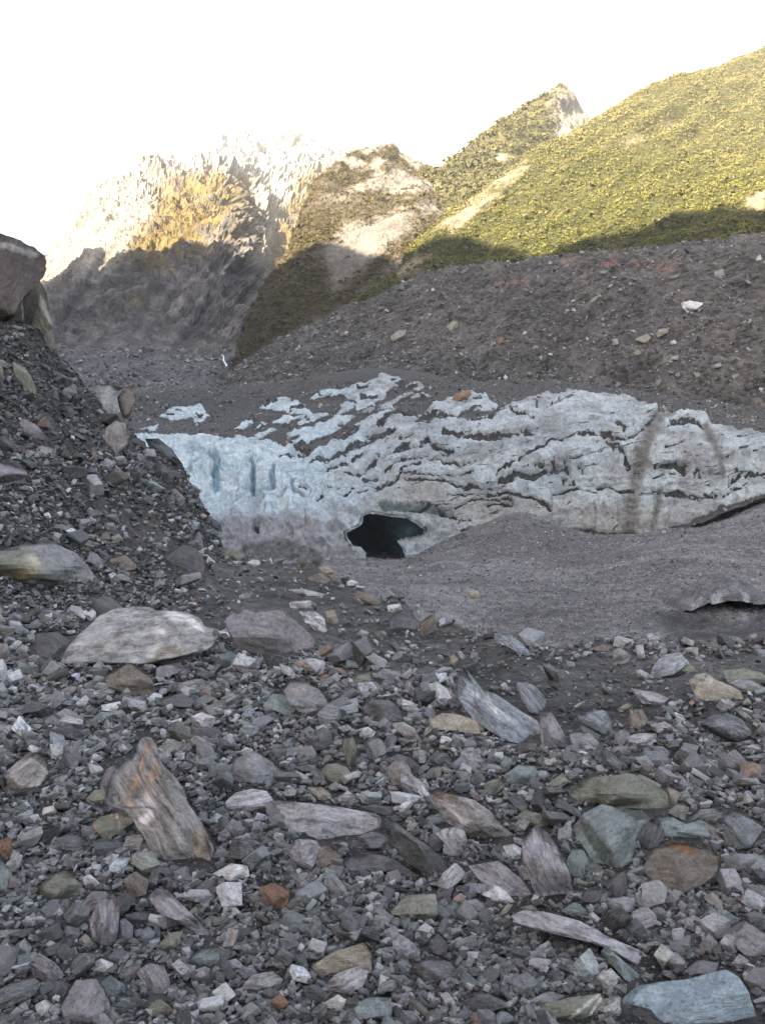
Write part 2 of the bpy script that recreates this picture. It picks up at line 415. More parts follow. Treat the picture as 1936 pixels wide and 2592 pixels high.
MTN = [[(-500,1250,235),(0,1250,238),(400,1250,245),(560,1250,270),(700,1250,380),(1000,1250,420)],
       [(-500,1060,275),(0,1060,278),(300,1045,285),(480,1005,300),(590,970,330),(700,950,420),(1000,940,450)],
       [(-500,910,335),(0,900,345),(300,905,345),(480,890,360),(600,845,400),(700,830,460),(1000,800,500)],
       [(-500,880,440),(0,850,445),(105,790,450),(250,715,460),(400,670,470),(560,650,480),(660,715,520),(800,680,580),(1000,680,620)],
       [(-500,860,520),(0,800,530),(120,725,540),(250,590,560),(400,520,580),(560,490,600),(655,580,640),(800,520,690),(1000,580,700)],
       [(-500,840,600),(0,770,600),(105,703,610),(175,600,640),(235,505,660),(285,462,680),(340,414,700),(445,395,740),(590,362,800),(720,350,860),(860,410,930),(1000,520,960)]]
def mtn_col(P, pix, N):
    n = fbm(P * .02, 4, 31); m = fbm(P * A([.05, .02, .012]), 4, 33); f = fbm(P * .12, 3, 37)
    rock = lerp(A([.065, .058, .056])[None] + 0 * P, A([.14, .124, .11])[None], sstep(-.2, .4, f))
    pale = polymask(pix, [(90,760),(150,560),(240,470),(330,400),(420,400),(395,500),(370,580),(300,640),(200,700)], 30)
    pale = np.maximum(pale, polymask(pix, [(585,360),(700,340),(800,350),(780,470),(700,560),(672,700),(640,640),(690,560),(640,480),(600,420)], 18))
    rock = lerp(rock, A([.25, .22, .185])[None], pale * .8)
    dg = fbm(np.stack([(pix[:, 0] + .8 * pix[:, 1]) * .03, (pix[:, 1] - .8 * pix[:, 0]) * .004, 0 * f], -1), 4, 58)
    rock = rock * (1 + .9 * dg * sstep(540, 640, pix[:, 1]))[:, None]
    crest_glare = sstep(470, 370, pix[:, 1] + 40 * n) * sstep(380, 480, pix[:, 0]); rock = lerp(rock, A([.42, .40, .36])[None], crest_glare * .85)  # overexposed crest fading to white, put into the rock colour
    veg = .9 * polymask(pix, [(700,560),(760,430),(860,380),(900,450),(800,560),(720,680),(680,700)], 20)
    veg = np.maximum(veg, polymask(pix, [(300,660),(360,560),(430,450),(560,405),(625,450),(615,540),(590,600),(520,640),(420,670)], 45))
    streak = sstep(.05, .4, fbm(np.stack([pix[:, 0] * .012 + pix[:, 1] * .012, pix[:, 1] * .004 - pix[:, 0] * .004, 0 * pix[:, 0]], -1), 3, 40))
    low = polymask(pix, [(110,760),(270,630),(420,610),(600,620),(560,700),(350,810),(130,870)], 40)
    veg = np.clip(veg * (1 - .8 * crest_glare) * sstep(-.5, .0, f + m) + low * streak * .85, 0, 1)
    c = lerp(rock, A([.095, .069, .026])[None], veg)
    scree = sstep(860, 930, pix[:, 1])
    c = lerp(c, A([.1, .095, .093])[None] * (1 + .4 * f[:, None]), scree)
    ic = np.zeros(len(P))
    for q in ('405,1060 440,1042 510,1032 530,1060 500,1085 490,1066 430,1072', '360,1092 402,1080 392,1097'):
        ic = np.maximum(ic, polymask(pix + 6 * np.stack([f, m], -1), pts(q), 4))
    c = lerp(c, A([.5, .56, .58])[None], ic * .9)
    return c, None
def mtn_ext(P, pix):
    crag = polymask(pix, [(560,600),(600,480),(640,470),(690,560),(690,690),(640,690)], 25)
    dg = fbm(np.stack([(pix[:, 0] + .8 * pix[:, 1]) * .03, (pix[:, 1] - .8 * pix[:, 0]) * .004, 0 * pix[:, 0]], -1), 4, 58)
    return 5 * dg * sstep(560, 660, pix[:, 1]) + crag * 16 * fbm(P * A([.06, .06, .03]), 4, 50, .6, True)
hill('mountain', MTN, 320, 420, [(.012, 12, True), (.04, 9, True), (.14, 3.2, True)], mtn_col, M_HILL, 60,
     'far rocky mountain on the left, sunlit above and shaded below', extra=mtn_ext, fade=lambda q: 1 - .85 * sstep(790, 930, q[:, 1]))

SPUR = [[(560,1010,335),(700,980,325),(900,920,315),(1100,840,305),(1300,780,300)],
        [(592,925,345),(720,840,346),(880,760,348),(1000,710,350),(1250,640,352)],
        [(628,800,370),(760,700,375),(900,630,382),(1020,580,390),(1150,620,395),(1300,670,400)],
        [(680,700,395),(800,590,412),(930,545,424),(1040,510,435),(1150,560,440),(1300,630,450)],
        [(735,600,430),(850,490,450),(960,470,462),(1060,460,475),(1150,510,480),(1300,600,490)],
        [(790,485,470),(885,398,492),(975,368,512),(1060,415,525),(1120,450,530),(1200,500,540),(1300,580,550)]]
def spur_veg(P, pix):
    f = fbm(P * .05, 4, 41)
    bare = polymask(pix, [(800,640),(880,560),(940,555),(1000,530),(1120,490),(1150,520),(1040,590),(960,650),(880,720),(840,740),(830,680)], 22) * sstep(-.45, .0, f + .1)
    bare = np.maximum(bare, .9 * polymask(pix, [(1000,430),(1060,440),(1020,500),(960,490),(975,440)], 12))
    bare = np.maximum(bare, .8 * polymask(pix, [(880,400),(990,370),(1080,430),(940,470)], 22) * sstep(-.1, .3, f))
    bare = np.maximum(bare, sstep(570, 440, pix[:, 1]) * sstep(-.25, .2, f + .35 * fbm(P * .14, 3, 63)))
    low = polymask(pix, [(590,935),(720,850),(880,770),(960,700),(1010,640),(1020,700),(900,800),(700,930),(600,990)], 18) * sstep(-.35, .15, f + .1)
    return np.clip(1 - np.maximum(bare, low), 0, 1) * sstep(-.7, -.3, f), bare
def spur_col(P, pix, N):
    veg, bare = spur_veg(P, pix); f = fbm(P * .1, 4, 43)
    c = lerp(A([.10, .088, .08])[None] + 0 * P, lerp(A([.115, .1, .085])[None] + 0 * P, A([.19, .168, .14])[None], sstep(570, 440, pix[:, 1])), bare * sstep(-.5, .3, f))
    return lerp(c, A([.04, .03, .015])[None] * (1 + .5 * f[:, None]), veg), {'veg': veg}
hill('spur', SPUR, 300, 340, [(.014, 5, False), (.05, 3.2, True), (.17, 1.1, False)], spur_col, M_HILL, 90,
     'scrub covered mountain spur between the gully and the green hill')

SPUR2 = [[(900,640,430),(1100,580,432),(1300,500,442),(1550,540,455)],
         [(960,580,460),(1090,500,470),(1290,400,490),(1550,470,520)],
         [(1020,520,495),(1070,470,505),(1170,400,525),(1280,325,555),(1380,265,580),(1430,235,590),(1480,290,600),(1560,400,610)]]
def spur2_col(P, pix, N):
    f = fbm(P * .05, 4, 45); bare = polymask(pix, [(1395,260),(1460,180),(1600,180),(1600,330),(1440,400),(1400,350)], 20)
    veg = np.clip(1 - bare, 0, 1) * sstep(-.6, -.2, f)
    return lerp(A([.22, .195, .16])[None] + 0 * P, A([.06, .055, .022])[None], veg), {'veg': veg}
hill('ridge', SPUR2, 180, 240, [(.02, 5, False), (.06, 3, True)], spur2_col, M_HILL, 130, 'tree topped ridge rising behind the spur')

PEAK = [[(300,700,800),(700,620,800),(1200,520,800),(1700,420,820),(2400,420,820)],
        [(300,560,930),(700,470,940),(1100,400,950),(1500,290,960),(2400,290,980)],
        [(300,480,1050),(500,400,1080),(620,345,1100),(830,333,1120),(980,350,1130),(1110,390,1140),(1300,262,1160),(1430,172,1180),(1475,205,1180),(1600,235,1200),(2000,190,1220),(2400,200,1220)]]
def peak_col(P, pix, N):
    f = fbm(P * .02, 5, 47)
    return lerp(A([.3, .28, .25])[None] + 0 * P, A([.16, .135, .1])[None], sstep(.25, .5, f) * .8), None
hill('peak', PEAK, 160, 320, [(.008, 10, False), (.03, 5, True)], peak_col, M_HILL, 150, 'pale bare peaks almost lost in the bright sky')

HILL = [[(860,830,300),(1010,760,290),(1200,715,280),(1500,690,265),(1936,660,245),(2500,620,225)],
        [(930,745,314),(1060,672,313),(1250,630,315),(1540,590,305),(1936,530,290),(2500,470,270)],
        [(985,705,335),(1110,590,350),(1320,540,360),(1600,450,375),(1936,380,395),(2500,290,400)],
        [(1000,690,345),(1120,560,380),(1280,452,425),(1450,345,480),(1640,252,530),(1760,205,560),(1936,148,600),(2500,-20,680)]]
def hill_veg(P, pix):
    f = fbm(P * .04, 4, 48)
    scree = polymask(pix, [(985,710),(1100,575),(1230,470),(1330,400),(1345,420),(1260,500),(1150,590),(1060,690)], 8) * sstep(-.3, .3, f + .12)
    strip = .7 * polymask(pix, [(1250,495),(1500,370),(1700,300),(1936,250),(1936,275),(1700,330),(1510,400),(1300,520)], 10) * sstep(0, .4, f)
    rock = polymask(pix, [(1880,500),(1936,480),(1936,535),(1890,530)], 8)
    return np.clip(1 - np.maximum(np.maximum(scree, strip), rock), 0, 1)
def hill_col(P, pix, N):
    veg = hill_veg(P, pix); f = fbm(P * .15, 3, 49)
    return lerp(A([.16, .13, .085])[None] + 0 * P, A([.035, .036, .011])[None] * (1 + .4 * f[:, None]), veg), {'veg': veg}
hill('hillside', HILL, 260, 400, [(.012, 7, False), (.05, 2.4, True), (.17, .8, False)], hill_col, M_HILL, 170,
     'steep green hillside on the right with the shadow line near its foot', extra=lambda P, q: 4.5 * (fbm(np.stack([(q[:, 0] + 1.5 * q[:, 1]) * .009, (q[:, 1] - .6 * q[:, 0]) * .0016, 0 * q[:, 0]], -1), 4, 59, .55, True) - .5))

MOR = [[(470,1100,262),(700,1160,205),(1100,1220,178),(1500,1270,166),(1936,1330,152),(2600,1380,140)],
       [(552,1000,292),(800,965,242),(1150,965,208),(1500,965,190),(1936,990,174),(2600,1010,160)],
       [(585,950,312),(800,868,278),(1100,825,248),(1500,805,218),(1936,785,197),(2600,760,180)],
       [(597,935,326),(740,852,312),(880,782,302),(1010,727,296),(1100,698,290),(1180,688,286),(1290,677,280),(1523,652,262),(1760,630,250),(1936,606,240),(2600,560,215)]]
def mor_col(P, pix, N):
    n = fbm(P * .03, 4, 52); f = fbm(P * A([.05, .1, .1]), 4, 53)
    c = A([.063, .056, .05])[None] * (1 + .45 * n + .35 * f)[:, None]
    brown = sstep(.15, .5, fbm(P * .022, 3, 54))
    c = lerp(c, A([.075, .062, .052])[None], brown * .6)
    red = polymask(pix, [(1236,690),(1400,660),(1720,630),(1720,690),(1500,700),(1250,720)], 12) * sstep(.12, .4, fbm(P * .12, 3, 55))
    c = lerp(c, A([.2, .09, .055])[None], red * .7)
    groove = sstep(.25, .6, fbm(np.stack([(pix[:, 0] * .6 + pix[:, 1]) * .012, (pix[:, 0] - pix[:, 1] * 1.2) * .0018, 0 * n], -1), 3, 56))
    return c * (1 - .35 * groove)[:, None], None
def mor_ext(P, pix):
    n = fbm(np.stack([(pix[:, 0] * .6 + pix[:, 1]) * .012, (pix[:, 0] - pix[:, 1] * 1.2) * .0018, 0 * pix[:, 0]], -1), 3, 56)
    return -2.6 * sstep(.1, .6, n)
hill('moraine', MOR, 380, 640, [(.02, 3.4, False), (.07, 2.2, True), (.25, .9, True)], mor_col, M_DEBRIS, 190,
     'bare grey moraine slope of loose rubble above the ice', extra=mor_ext)
# ------------------------------------------------------------------ the glacier front
L7 = (600, 950, 2.36); L8 = (1236, 950, 2.36)
GLA = [[(250,1440,148),(600,1450,148),(850,1450,147),(1020,1440,146),(1150,1430,146),(1300,1420,145),(1500,1410,145),(1640,1385,144),(1760,1335,142),(1860,1295,141),(1960,1262,139),(2300,1235,134)],
       [(250,1330,155),(600,1350,154),(880,1310,153),(1150,1300,152),(1400,1285,150),(1640,1275,149),(1950,1225,145),(2300,1200,139)],
       [(250,1220,167),(600,1235,166),(900,1210,165),(1150,1190,161),(1400,1160,156),(1640,1150,153),(1950,1140,150),(2300,1130,144)],
       [(250,1108,190),(480,1112,187),(720,1150,183),(1000,1105,182),(1250,1070,172),(1640,1070,162),(1950,1085,157),(2300,1080,150)],
       [(250,1062,215),(480,1050,213),(720,1042,208),(950,1010,205),(1150,1018,196),(1450,1012,180),(1640,1035,170),(1950,1065,164),(2300,1060,156)],
       [(250,1005,240),(480,990,236),(720,968,229),(950,940,226),(1200,965,213),(1450,975,197),(1640,1003,183),(1950,1035,175),(2300,1030,165)]]
CLEAN = [pts(q) for q in (
 '380,1107 480,1112 560,1119 640,1128 720,1142 760,1152 800,1165 830,1145 850,1125 880,1096 905,1075 950,1056 1000,1050 1080,1050 1130,1045 1180,1075 1236,1060 1262,1050 1300,1035 1350,1020 1400,1008 1440,1003 1500,1008 1600,1018 1660,1028 1668,1058 1700,1060 1740,1052 1780,1062 1800,1088 1850,1097 1936,1112 2300,1130 2300,1300 1936,1262 1850,1290 1780,1320 1720,1345 1640,1360 1560,1352 1500,1350 1400,1350 1310,1320 1290,1360 1260,1390 1150,1405 1050,1420 950,1440 500,1450 300,1450 250,1130',
 '660,1040 700,1015 740,1012 770,1035 795,1052 740,1056 700,1045', '785,1015 820,990 870,985 920,975 970,957 1010,965 1030,985 985,992 975,1020 920,1040 900,1020 860,1005 800,1015',
 '1025,990 1060,975 1075,985 1060,996', '1080,1050 1110,1030 1150,1015 1200,1005 1230,1015 1264,1046 1220,1053 1180,1050 1150,1066',
 '405,1060 440,1040 510,1030 530,1060 500,1086 490,1066 430,1072', '355,1092 402,1080 392,1097', '688,1076 720,1060 758,1066 730,1081', '955,1050 965,1038 990,1030 1003,1048',
 '640,1112 690,1090 702,1096 650,1122', '740,1128 860,1060 905,1060 862,1092 762,1145', '900,1030 950,1028 955,1038 905,1042', '780,1062 830,1050 835,1058 790,1068')]
STROKE = []                                            # (crop, width in photo pixels, points): debris bands lying in the folds of the ice
def S(c, w, s): STROKE.append((w, pts(s, *c)))
S(L7, 13, '460,585 520,540 600,520 680,480 760,440 820,400 880,380 930,360'); S(L7, 8, '550,605 640,590 720,540 760,510')
S(L7, 18, '380,470 430,480 520,420 600,390 640,350 700,330'); S(L7, 5, '660,640 750,630 820,570 850,520'); S(L7, 4, '880,600 960,560 1060,540 1200,550 1300,550 1400,560')
S(L7, 4, '860,700 960,640 1000,590 1100,570'); S(L7, 9, '1000,245 1100,240 1150,270 1250,270 1350,275 1480,290 1550,240'); S(L7, 7, '1150,420 1200,460 1290,490')
S(L7, 8, '1250,380 1380,390 1500,400 1652,385'); S(L7, 5, '900,680 1000,660 1200,670 1400,700 1500,690 1652,640'); S(L7, 4, '1250,740 1400,750 1652,740')
S(L7, 3, '1200,830 1300,880 1400,900'); S(L7, 4, '1340,960 1500,960 1600,980'); S(L7, 3, '390,710 450,730 600,740 700,730'); S(L7, 7, '130,890 125,980')
S(L7, 5, '270,550 420,530'); S(L7, 4, '490,810 520,780'); S(L7, 7, '900,520 960,480 1060,440 1150,420'); S(L7, 6, '760,660 830,650'); S(L7, 4, '1000,840 1150,790 1300,870')
S(L7, 9, '830,310 880,300'); S(L7, 6, '780,380 830,375'); S(L7, 4, '900,450 1000,420 1060,390'); S(L7, 3, '700,770 820,730 900,650'); S(L7, 3, '1000,620 1120,640 1300,640 1420,610')
S(L7, 3, '1060,490 1160,540 1290,500'); S(L7, 6, '1380,690 1420,700'); S(L7, 3, '640,780 760,700 850,690'); S(L7, 3, '1300,810 1460,780 1640,770')
S(L8, 9, '0,400 120,400 200,370 270,385'); S(L8, 5, '60,600 140,560 260,500 360,440 450,400 530,380 580,375 640,395 720,395 790,410 850,400 900,360 960,330 1010,270')
S(L8, 9, '80,650 150,630 260,640 330,610'); S(L8, 6, '0,690 80,690 130,660'); S(L8, 3, '500,530 600,500 680,490'); S(L8, 8, '690,430 760,440 800,500 830,580')
S(L8, 5, '60,250 120,230 190,250 230,290 270,300'); S(L8, 8, '1110,325 1170,330 1230,320 1280,360'); S(L8, 9, '1060,740 1130,745 1180,770 1290,740'); S(L8, 5, '0,730 120,740 200,750 280,770 340,800 360,835')
S(L8, 3, '0,800 140,800'); S(L8, 3, '1040,370 1110,330 1200,290'); S(L8, 3, '1050,470 1150,440'); S(L8, 3, '0,960 70,970'); S(L8, 5, '990,580 1100,560 1160,600'); S(L8, 4, '1300,745 1450,750 1560,700'); S(L8, 8, '1450,650 1530,610 1640,600')
S(L8, 4, '640,690 720,680 790,720 860,715'); S(L8, 3, '370,740 520,700 640,720'); S(L8, 3, '980,640 1040,600 1100,610')
PATCH = [(pts(s, *L8), sk) for s, sk in (('230,560 330,530 400,500 480,530 560,570 570,610 480,590 460,640 430,610 350,590 250,580', 1), ('750,320 790,310 840,350 800,370', 0),
   ('240,190 340,190 400,180 430,170 440,210 330,230 270,230', 1), ('1120,560 1190,540 1260,600 1290,640 1200,650 1130,620', 1), ('440,540 470,560 500,640 520,680 440,700 420,640', 1), ('680,420 760,425 830,520 830,590 780,520', 1))]
BROWN = [(22, pts('1010,250 960,340 920,440 890,560 870,680 850,800 850,920', *L8)), (11, pts('1300,300 1340,400 1380,480 1400,600', *L8)), (9, pts('1060,240 1100,230', *L8)), (10, pts('1020,700 980,930', *L8))]
BEIGE = [pts('150,740 420,730 700,760 860,760 1000,830 1100,900 950,960 700,970 500,950 350,880 180,850', *L8), pts('880,600 1100,580 1250,640 1200,900 1050,1000 900,960 700,800', *L7), pts('560,560 640,560 820,500 800,580 720,630 600,620', *L7),
         pts('1250,740 1652,700 1652,980 1400,960 1300,880', *L7)]
CAVE = pts('652,935 690,918 740,895 750,870 748,845 770,828 800,818 850,830 835,800 950,790 1060,795 1150,800 1220,830 1260,860 1180,850 1060,850 1000,845 1080,885 1120,925 1100,958 1020,968 955,985 990,1030 1005,1090 960,1115 960,1200 765,1200 765,1112 768,1065 735,1028 690,1020 660,975', *L7)
CAVE = pts('652,935 690,918 740,895 750,870 748,845 770,828 800,818 850,826 900,838 960,842 1020,855 1075,885 1120,925 1100,958 1020,970 958,988 990,1030 1010,1090 1000,1200 765,1200 765,1112 768,1065 735,1028 690,1020 660,975', *L7)

def gla_fields(P, pix):
    n = fbm(P * .09, 4, 71); n2 = fbm(P * .3, 3, 72); n3 = fbm(P * .8, 2, 78)
    wp = pix + np.stack([9 * n + 5 * n2 + 2.5 * n3, 6 * fbm(P * .09, 4, 73) + 4.5 * fbm(P * .3, 3, 74) + 2 * fbm(P * .8, 2, 79)], -1)
    clean = np.zeros(len(P))
    for q in CLEAN: clean = np.maximum(clean, polymask(wp, q, 5))
    z = polymask(pix, [(560,1125),(640,1040),(800,985),(1000,960),(1130,1040),(960,1060),(860,1110),(800,1170),(680,1140)], 14)
    tx = fbm(np.stack([pix[:, 0] * .012 + .5 * n, (pix[:, 1] + .33 * pix[:, 0]) * .055 + .5 * n2, 0 * n], -1), 4, 110)
    clean = np.maximum(clean, z * sstep(.1, .24, tx))
    st = np.zeros(len(P))
    feather = np.maximum(0, fbm(np.stack([pix[:, 0] * .09, pix[:, 1] * .02, 0 * n], -1), 3, 120))
    wq = wp - np.stack([0 * n, (6 + 34 * sstep(0, .35, fbm(P * .03, 3, 121))) * feather], -1)
    for w, l in STROKE:
        d = seg_dist(wq, l); st = np.maximum(st, sstep(1.25, .45, d / (w * (1.05 + .8 * n2))))
    streak = sstep(-.1, .3, fbm(np.stack([pix[:, 0] * .075, pix[:, 1] * .03, 0 * n], -1), 3, 75))
    st *= sstep(-.5, .05, fbm(P * A([.22, .22, .3]), 4, 122))
    for q, sk in PATCH:
        m = polymask(wp, q, 5); st = np.maximum(st, m * (streak if sk else 1))
    return clean, st, n, n2
# strokes also press into the surface: the bands lie on ledges
G = loft(GLA, 400, 900, True); N = normals(G); P0 = G.reshape(-1, 3); N0 = N.reshape(-1, 3); pix0 = down(P0)
clean, st, n, n2 = gla_fields(P0, pix0)
right = sstep(820, 1000, pix0[:, 0])
fold = fbm(np.stack([pix0[:, 0] * .006 + .5 * n, (pix0[:, 1] + .16 * pix0[:, 0]) * .022 + .4 * n2, 0 * n], -1), 4, 80, .55, True)
left_fold = fbm(np.stack([pix0[:, 0] * .016 + .6 * n, pix0[:, 1] * .011 + pix0[:, 0] * .004, 0 * n], -1), 4, 81, .55, True)
disp = (1.0 * fold * right + 2.2 * left_fold * (1 - right) * sstep(1100, 1150, pix0[:, 1]) + 1.3 * fbm(P0 * A([.16, .16, .07]), 4, 82, .55, True) + .6 * fbm(P0 * A([.5, .5, .25]), 4, 83, .5, True)) * (.35 + .65 * clean) - .7 * st * clean
# crevasses in the left lobe
crev = np.zeros(len(P0))
cw_ = pix0 + np.stack([7 * n2 + 5 * fbm(P0 * .5, 2, 77), 5 * n], -1)
for w, s in ((4, '340,680 350,740'), (3, '225,640 218,730'), (4, '260,760 330,745 400,760'), (3, '100,760 200,745')): crev = np.maximum(crev, .7 * sstep(1.3, .2, seg_dist(cw_, pts(s, *L7)) / w))
for w, s in ((12, '1265,390 1295,440 1290,560 1300,600'), (7, '1490,420 1515,480 1520,640'), (6, '1640,500 1640,600')): crev = np.maximum(crev, sstep(1.3, .2, seg_dist(cw_, pts(s, 0, 1000, 2.36)) / (w * (1 + .9 * n2))))
disp -= 2.2 * crev
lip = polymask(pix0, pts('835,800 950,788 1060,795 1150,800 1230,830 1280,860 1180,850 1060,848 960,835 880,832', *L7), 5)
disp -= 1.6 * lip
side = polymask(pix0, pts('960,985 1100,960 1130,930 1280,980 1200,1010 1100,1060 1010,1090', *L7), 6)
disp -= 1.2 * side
GP3 = P0 + N0 * disp[:, None]
gp = down(GP3)
inside = inpoly(gp + 2.5 * np.stack([n2, n], -1), CAVE)
# colours
white = A([.40, .42, .43]); blue = A([.36, .44, .475]); beige = A([.30, .27, .235]); mauve = A([.31, .30, .30])
f = fbm(GP3 * A([.22, .22, .06]), 4, 84)
c = lerp(mauve[None] + 0 * GP3, white[None] * 1.08, sstep(-.35, .25, f + .5 * n))
bl = sstep(1010, 760, gp[:, 0] + 60 * n) * sstep(1330, 1250, gp[:, 1] + 40 * n2) * .75 + .45 * sstep(.1, .5, fbm(GP3 * .07, 3, 85)) + .7 * crev
c = lerp(c, blue[None], np.clip(bl, 0, 1))
top = sstep(1150, 1040, gp[:, 1]) * .35
lob = sstep(880, 700, gp[:, 0]) * sstep(1320, 1240, gp[:, 1])
c = lerp(c, A([.53, .57, .58])[None], lob * sstep(-.35, .2, f) * .85 * (1 - crev))
lln = sstep(.74, .9, fbm(np.stack([gp[:, 0] * .012 + .9 * n, (gp[:, 1] - .1 * gp[:, 0]) * .04 + .8 * n2, 0 * n], -1), 3, 125, .6, True)) * lob
c = lerp(c, A([.17, .21, .22])[None], .7 * lln)
c = lerp(c, A([.50, .54, .55])[None], top * sstep(-.1, .3, f))
for q in BEIGE: c = lerp(c, beige[None], .75 * polymask(gp, q, 28) * sstep(-.6, .2, f + n))
br = np.zeros(len(GP3))
for w, l in BROWN: br = np.maximum(br, sstep(1.5, .2, seg_dist(gp + 6 * np.stack([n2, n], -1), l) / w))
c = lerp(c, A([.13, .11, .095])[None], .85 * br)
drip = sstep(.12, .45, fbm(np.stack([gp[:, 0] * .06, gp[:, 1] * .008, 0 * n], -1), 4, 86)) * polymask(gp, BEIGE[0], 14)
c = lerp(c, A([.14, .125, .11])[None], .65 * drip)
silt = polymask(gp, pts('0,840 200,830 420,850 560,880 655,935 660,1000 760,1050 760,1200 -400,1200 -400,900', *L7), 18)
c = lerp(c, A([.25, .235, .24])[None] * (1 + .35 * fbm(GP3 * 1.2, 3, 87)[:, None]), silt * .85)
mud = polymask(gp, pts('60,1010 200,980 330,990 480,1040 520,1080 500,1200 0,1200 0,1060', *L7), 7)
c = lerp(c, A([.10, .09, .085])[None], mud * .8)
c = lerp(c, A([.24, .36, .42])[None], np.clip(crev, 0, 1) * .8 * (1 - silt))
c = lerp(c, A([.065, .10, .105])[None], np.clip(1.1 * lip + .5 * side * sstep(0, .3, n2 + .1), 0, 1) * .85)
c = c * (1 - .3 * right * sstep(-.05, .4, fbm(GP3 * A([.08, .08, .3]), 4, 126)))[:, None]
dirt = np.clip(np.maximum(1 - clean, st * .95), 0, 1)
dirt = np.maximum(dirt, .4 * sstep(.35, .6, fbm(np.stack([gp[:, 0] * .012 + .7 * n, (gp[:, 1] + .2 * gp[:, 0]) * .05, 0 * n], -1), 4, 88)) * clean * right)
line = sstep(.72, .88, fbm(np.stack([gp[:, 0] * .009 + .8 * n + .3 * n2, (gp[:, 1] + .22 * gp[:, 0]) * .04 + .9 * n, 0 * n], -1), 3, 89, .6, True))
dirt = np.maximum(dirt, (.62 * line) * clean * (.35 + .65 * right) * sstep(1400, 1320, gp[:, 1]))
ero = sstep(1130, 1040, gp[:, 1]) * sstep(1400, 1100, gp[:, 0])
dirt = np.maximum(dirt, ero * sstep(.08, .3, fbm(GP3 * .22, 4, 101)))
c *= A([.87, .89, .88]) * (1 - .1 * right)[:, None]
keep = ~(inside.reshape(400, 900)[:-1, :-1] & inside.reshape(400, 900)[1:, 1:])
glacier = bpy.data.objects.new('glacier', None); glacier.location = (0, 0, 0); COL.objects.link(glacier)
tag(glacier, 'dirty blue white glacier front with folded debris bands and a dark cave mouth', 'glacier')
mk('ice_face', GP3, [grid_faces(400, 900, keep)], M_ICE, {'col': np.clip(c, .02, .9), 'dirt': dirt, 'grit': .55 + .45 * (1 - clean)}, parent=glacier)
SHEETS['glacier'] = (GP3, gp, {}, 400, 900)

# the cave: a tunnel that starts at the mouth, shelves back on the right and then runs into the ice
def resample(poly, n):
    q = np.asarray(poly + poly[:1], float); d = np.r_[0, np.cumsum(np.hypot(*np.diff(q, axis=0).T))]
    s = np.linspace(0, d[-1], n, endpoint=False); return np.stack([np.interp(s, d, q[:, 0]), np.interp(s, d, q[:, 1])], -1)
INNER = pts('640,935 690,910 742,880 748,850 775,835 815,850 850,880 880,915 905,940 925,965 945,990 970,1030 990,1090 985,1210 740,1210 742,1112 740,1065 720,1030 690,1025 650,980', *L7)
r0 = resample(CAVE, 120)
idx = np.argmin(np.hypot(gp[:, 0][None] - r0[:, 0][:, None], gp[:, 1][None] - r0[:, 1][:, None]), 1)
Dm = GP3[idx, 1]
cen = r0.mean(0)
ri = resample(INNER, 120)
ring = [up(*((r0 - cen) * 1.04 + cen).T, Dm - .1), up(*((r0 - cen) * 1.03 + cen).T, Dm + 1.0), up(*(r0 * .45 + ri * .55).T, Dm + 4), up(*ri.T, Dm + 8)]
for k, (dd, sx, dx) in enumerate(((14, 1.0, -1.5), (24, .9, -5), (36, .75, -10), (46, .5, -16))):
    q = up(*ri.T, Dm.mean() + 8); m = q.mean(0); q = (q - m) * sx + m; q[:, 1] += dd; q[:, 0] += dx; ring.append(q)
ring = np.stack(ring); T = np.arange(len(ring))
ring = herm(np.linspace(0, len(ring) - 1, 44), T, ring.reshape(len(ring), -1)).reshape(44, 120, 3)
cc = ring.mean(1, keepdims=True); rad = ring - cc; rad /= np.linalg.norm(rad, axis=-1, keepdims=True)
dn = (.5 * fbm(ring.reshape(-1, 3) * .35, 4, 91, .5, True) + .3 * fbm(ring.reshape(-1, 3) * .12, 3, 92)).reshape(44, 120, 1)
dn[:4] *= np.linspace(0, 1, 4)[:, None, None]
ring = ring + rad * dn
V = ring.reshape(-1, 3); i = np.arange(43)[:, None] * 120; j = np.arange(120)[None]
q = np.stack([i + j, i + (j + 1) % 120, i + 120 + (j + 1) % 120, i + 120 + j], -1).reshape(-1, 4)
cap = np.array([[43 * 120 + k for k in range(120)]])
mk('ice_cave', V, [q, cap], M_CAVE, parent=glacier)

# waterfall high on the left, where the gully meets the rubble
w = np.linspace(0, 1, 24); ww = []
for s in (-1, 1):
    ww.append(up(563 + 9 * w + s * (.9 + .9 * w) + 1.5 * np.sin(w * 9), 898 + 28 * w, 338 - 6 * w))
w3 = np.stack([ww[0], ww[1]], 1); w3b = w3 + A([0, 1.2, 0]); WV = np.concatenate([w3.reshape(-1, 3), w3b.reshape(-1, 3)])
fw = []
for k in range(23):
    a = 2 * k; fw += [(a, a + 1, a + 3, a + 2), (48 + a + 1, 48 + a, 48 + a + 2, 48 + a + 3), (a, a + 2, 48 + a + 2, 48 + a), (a + 1, 48 + a + 1, 48 + a + 3, a + 3)]
tag(mk('waterfall', WV, [np.array(fw)], M_WATER), 'thin white waterfall at the foot of the dark scrub spur', kind='structure')
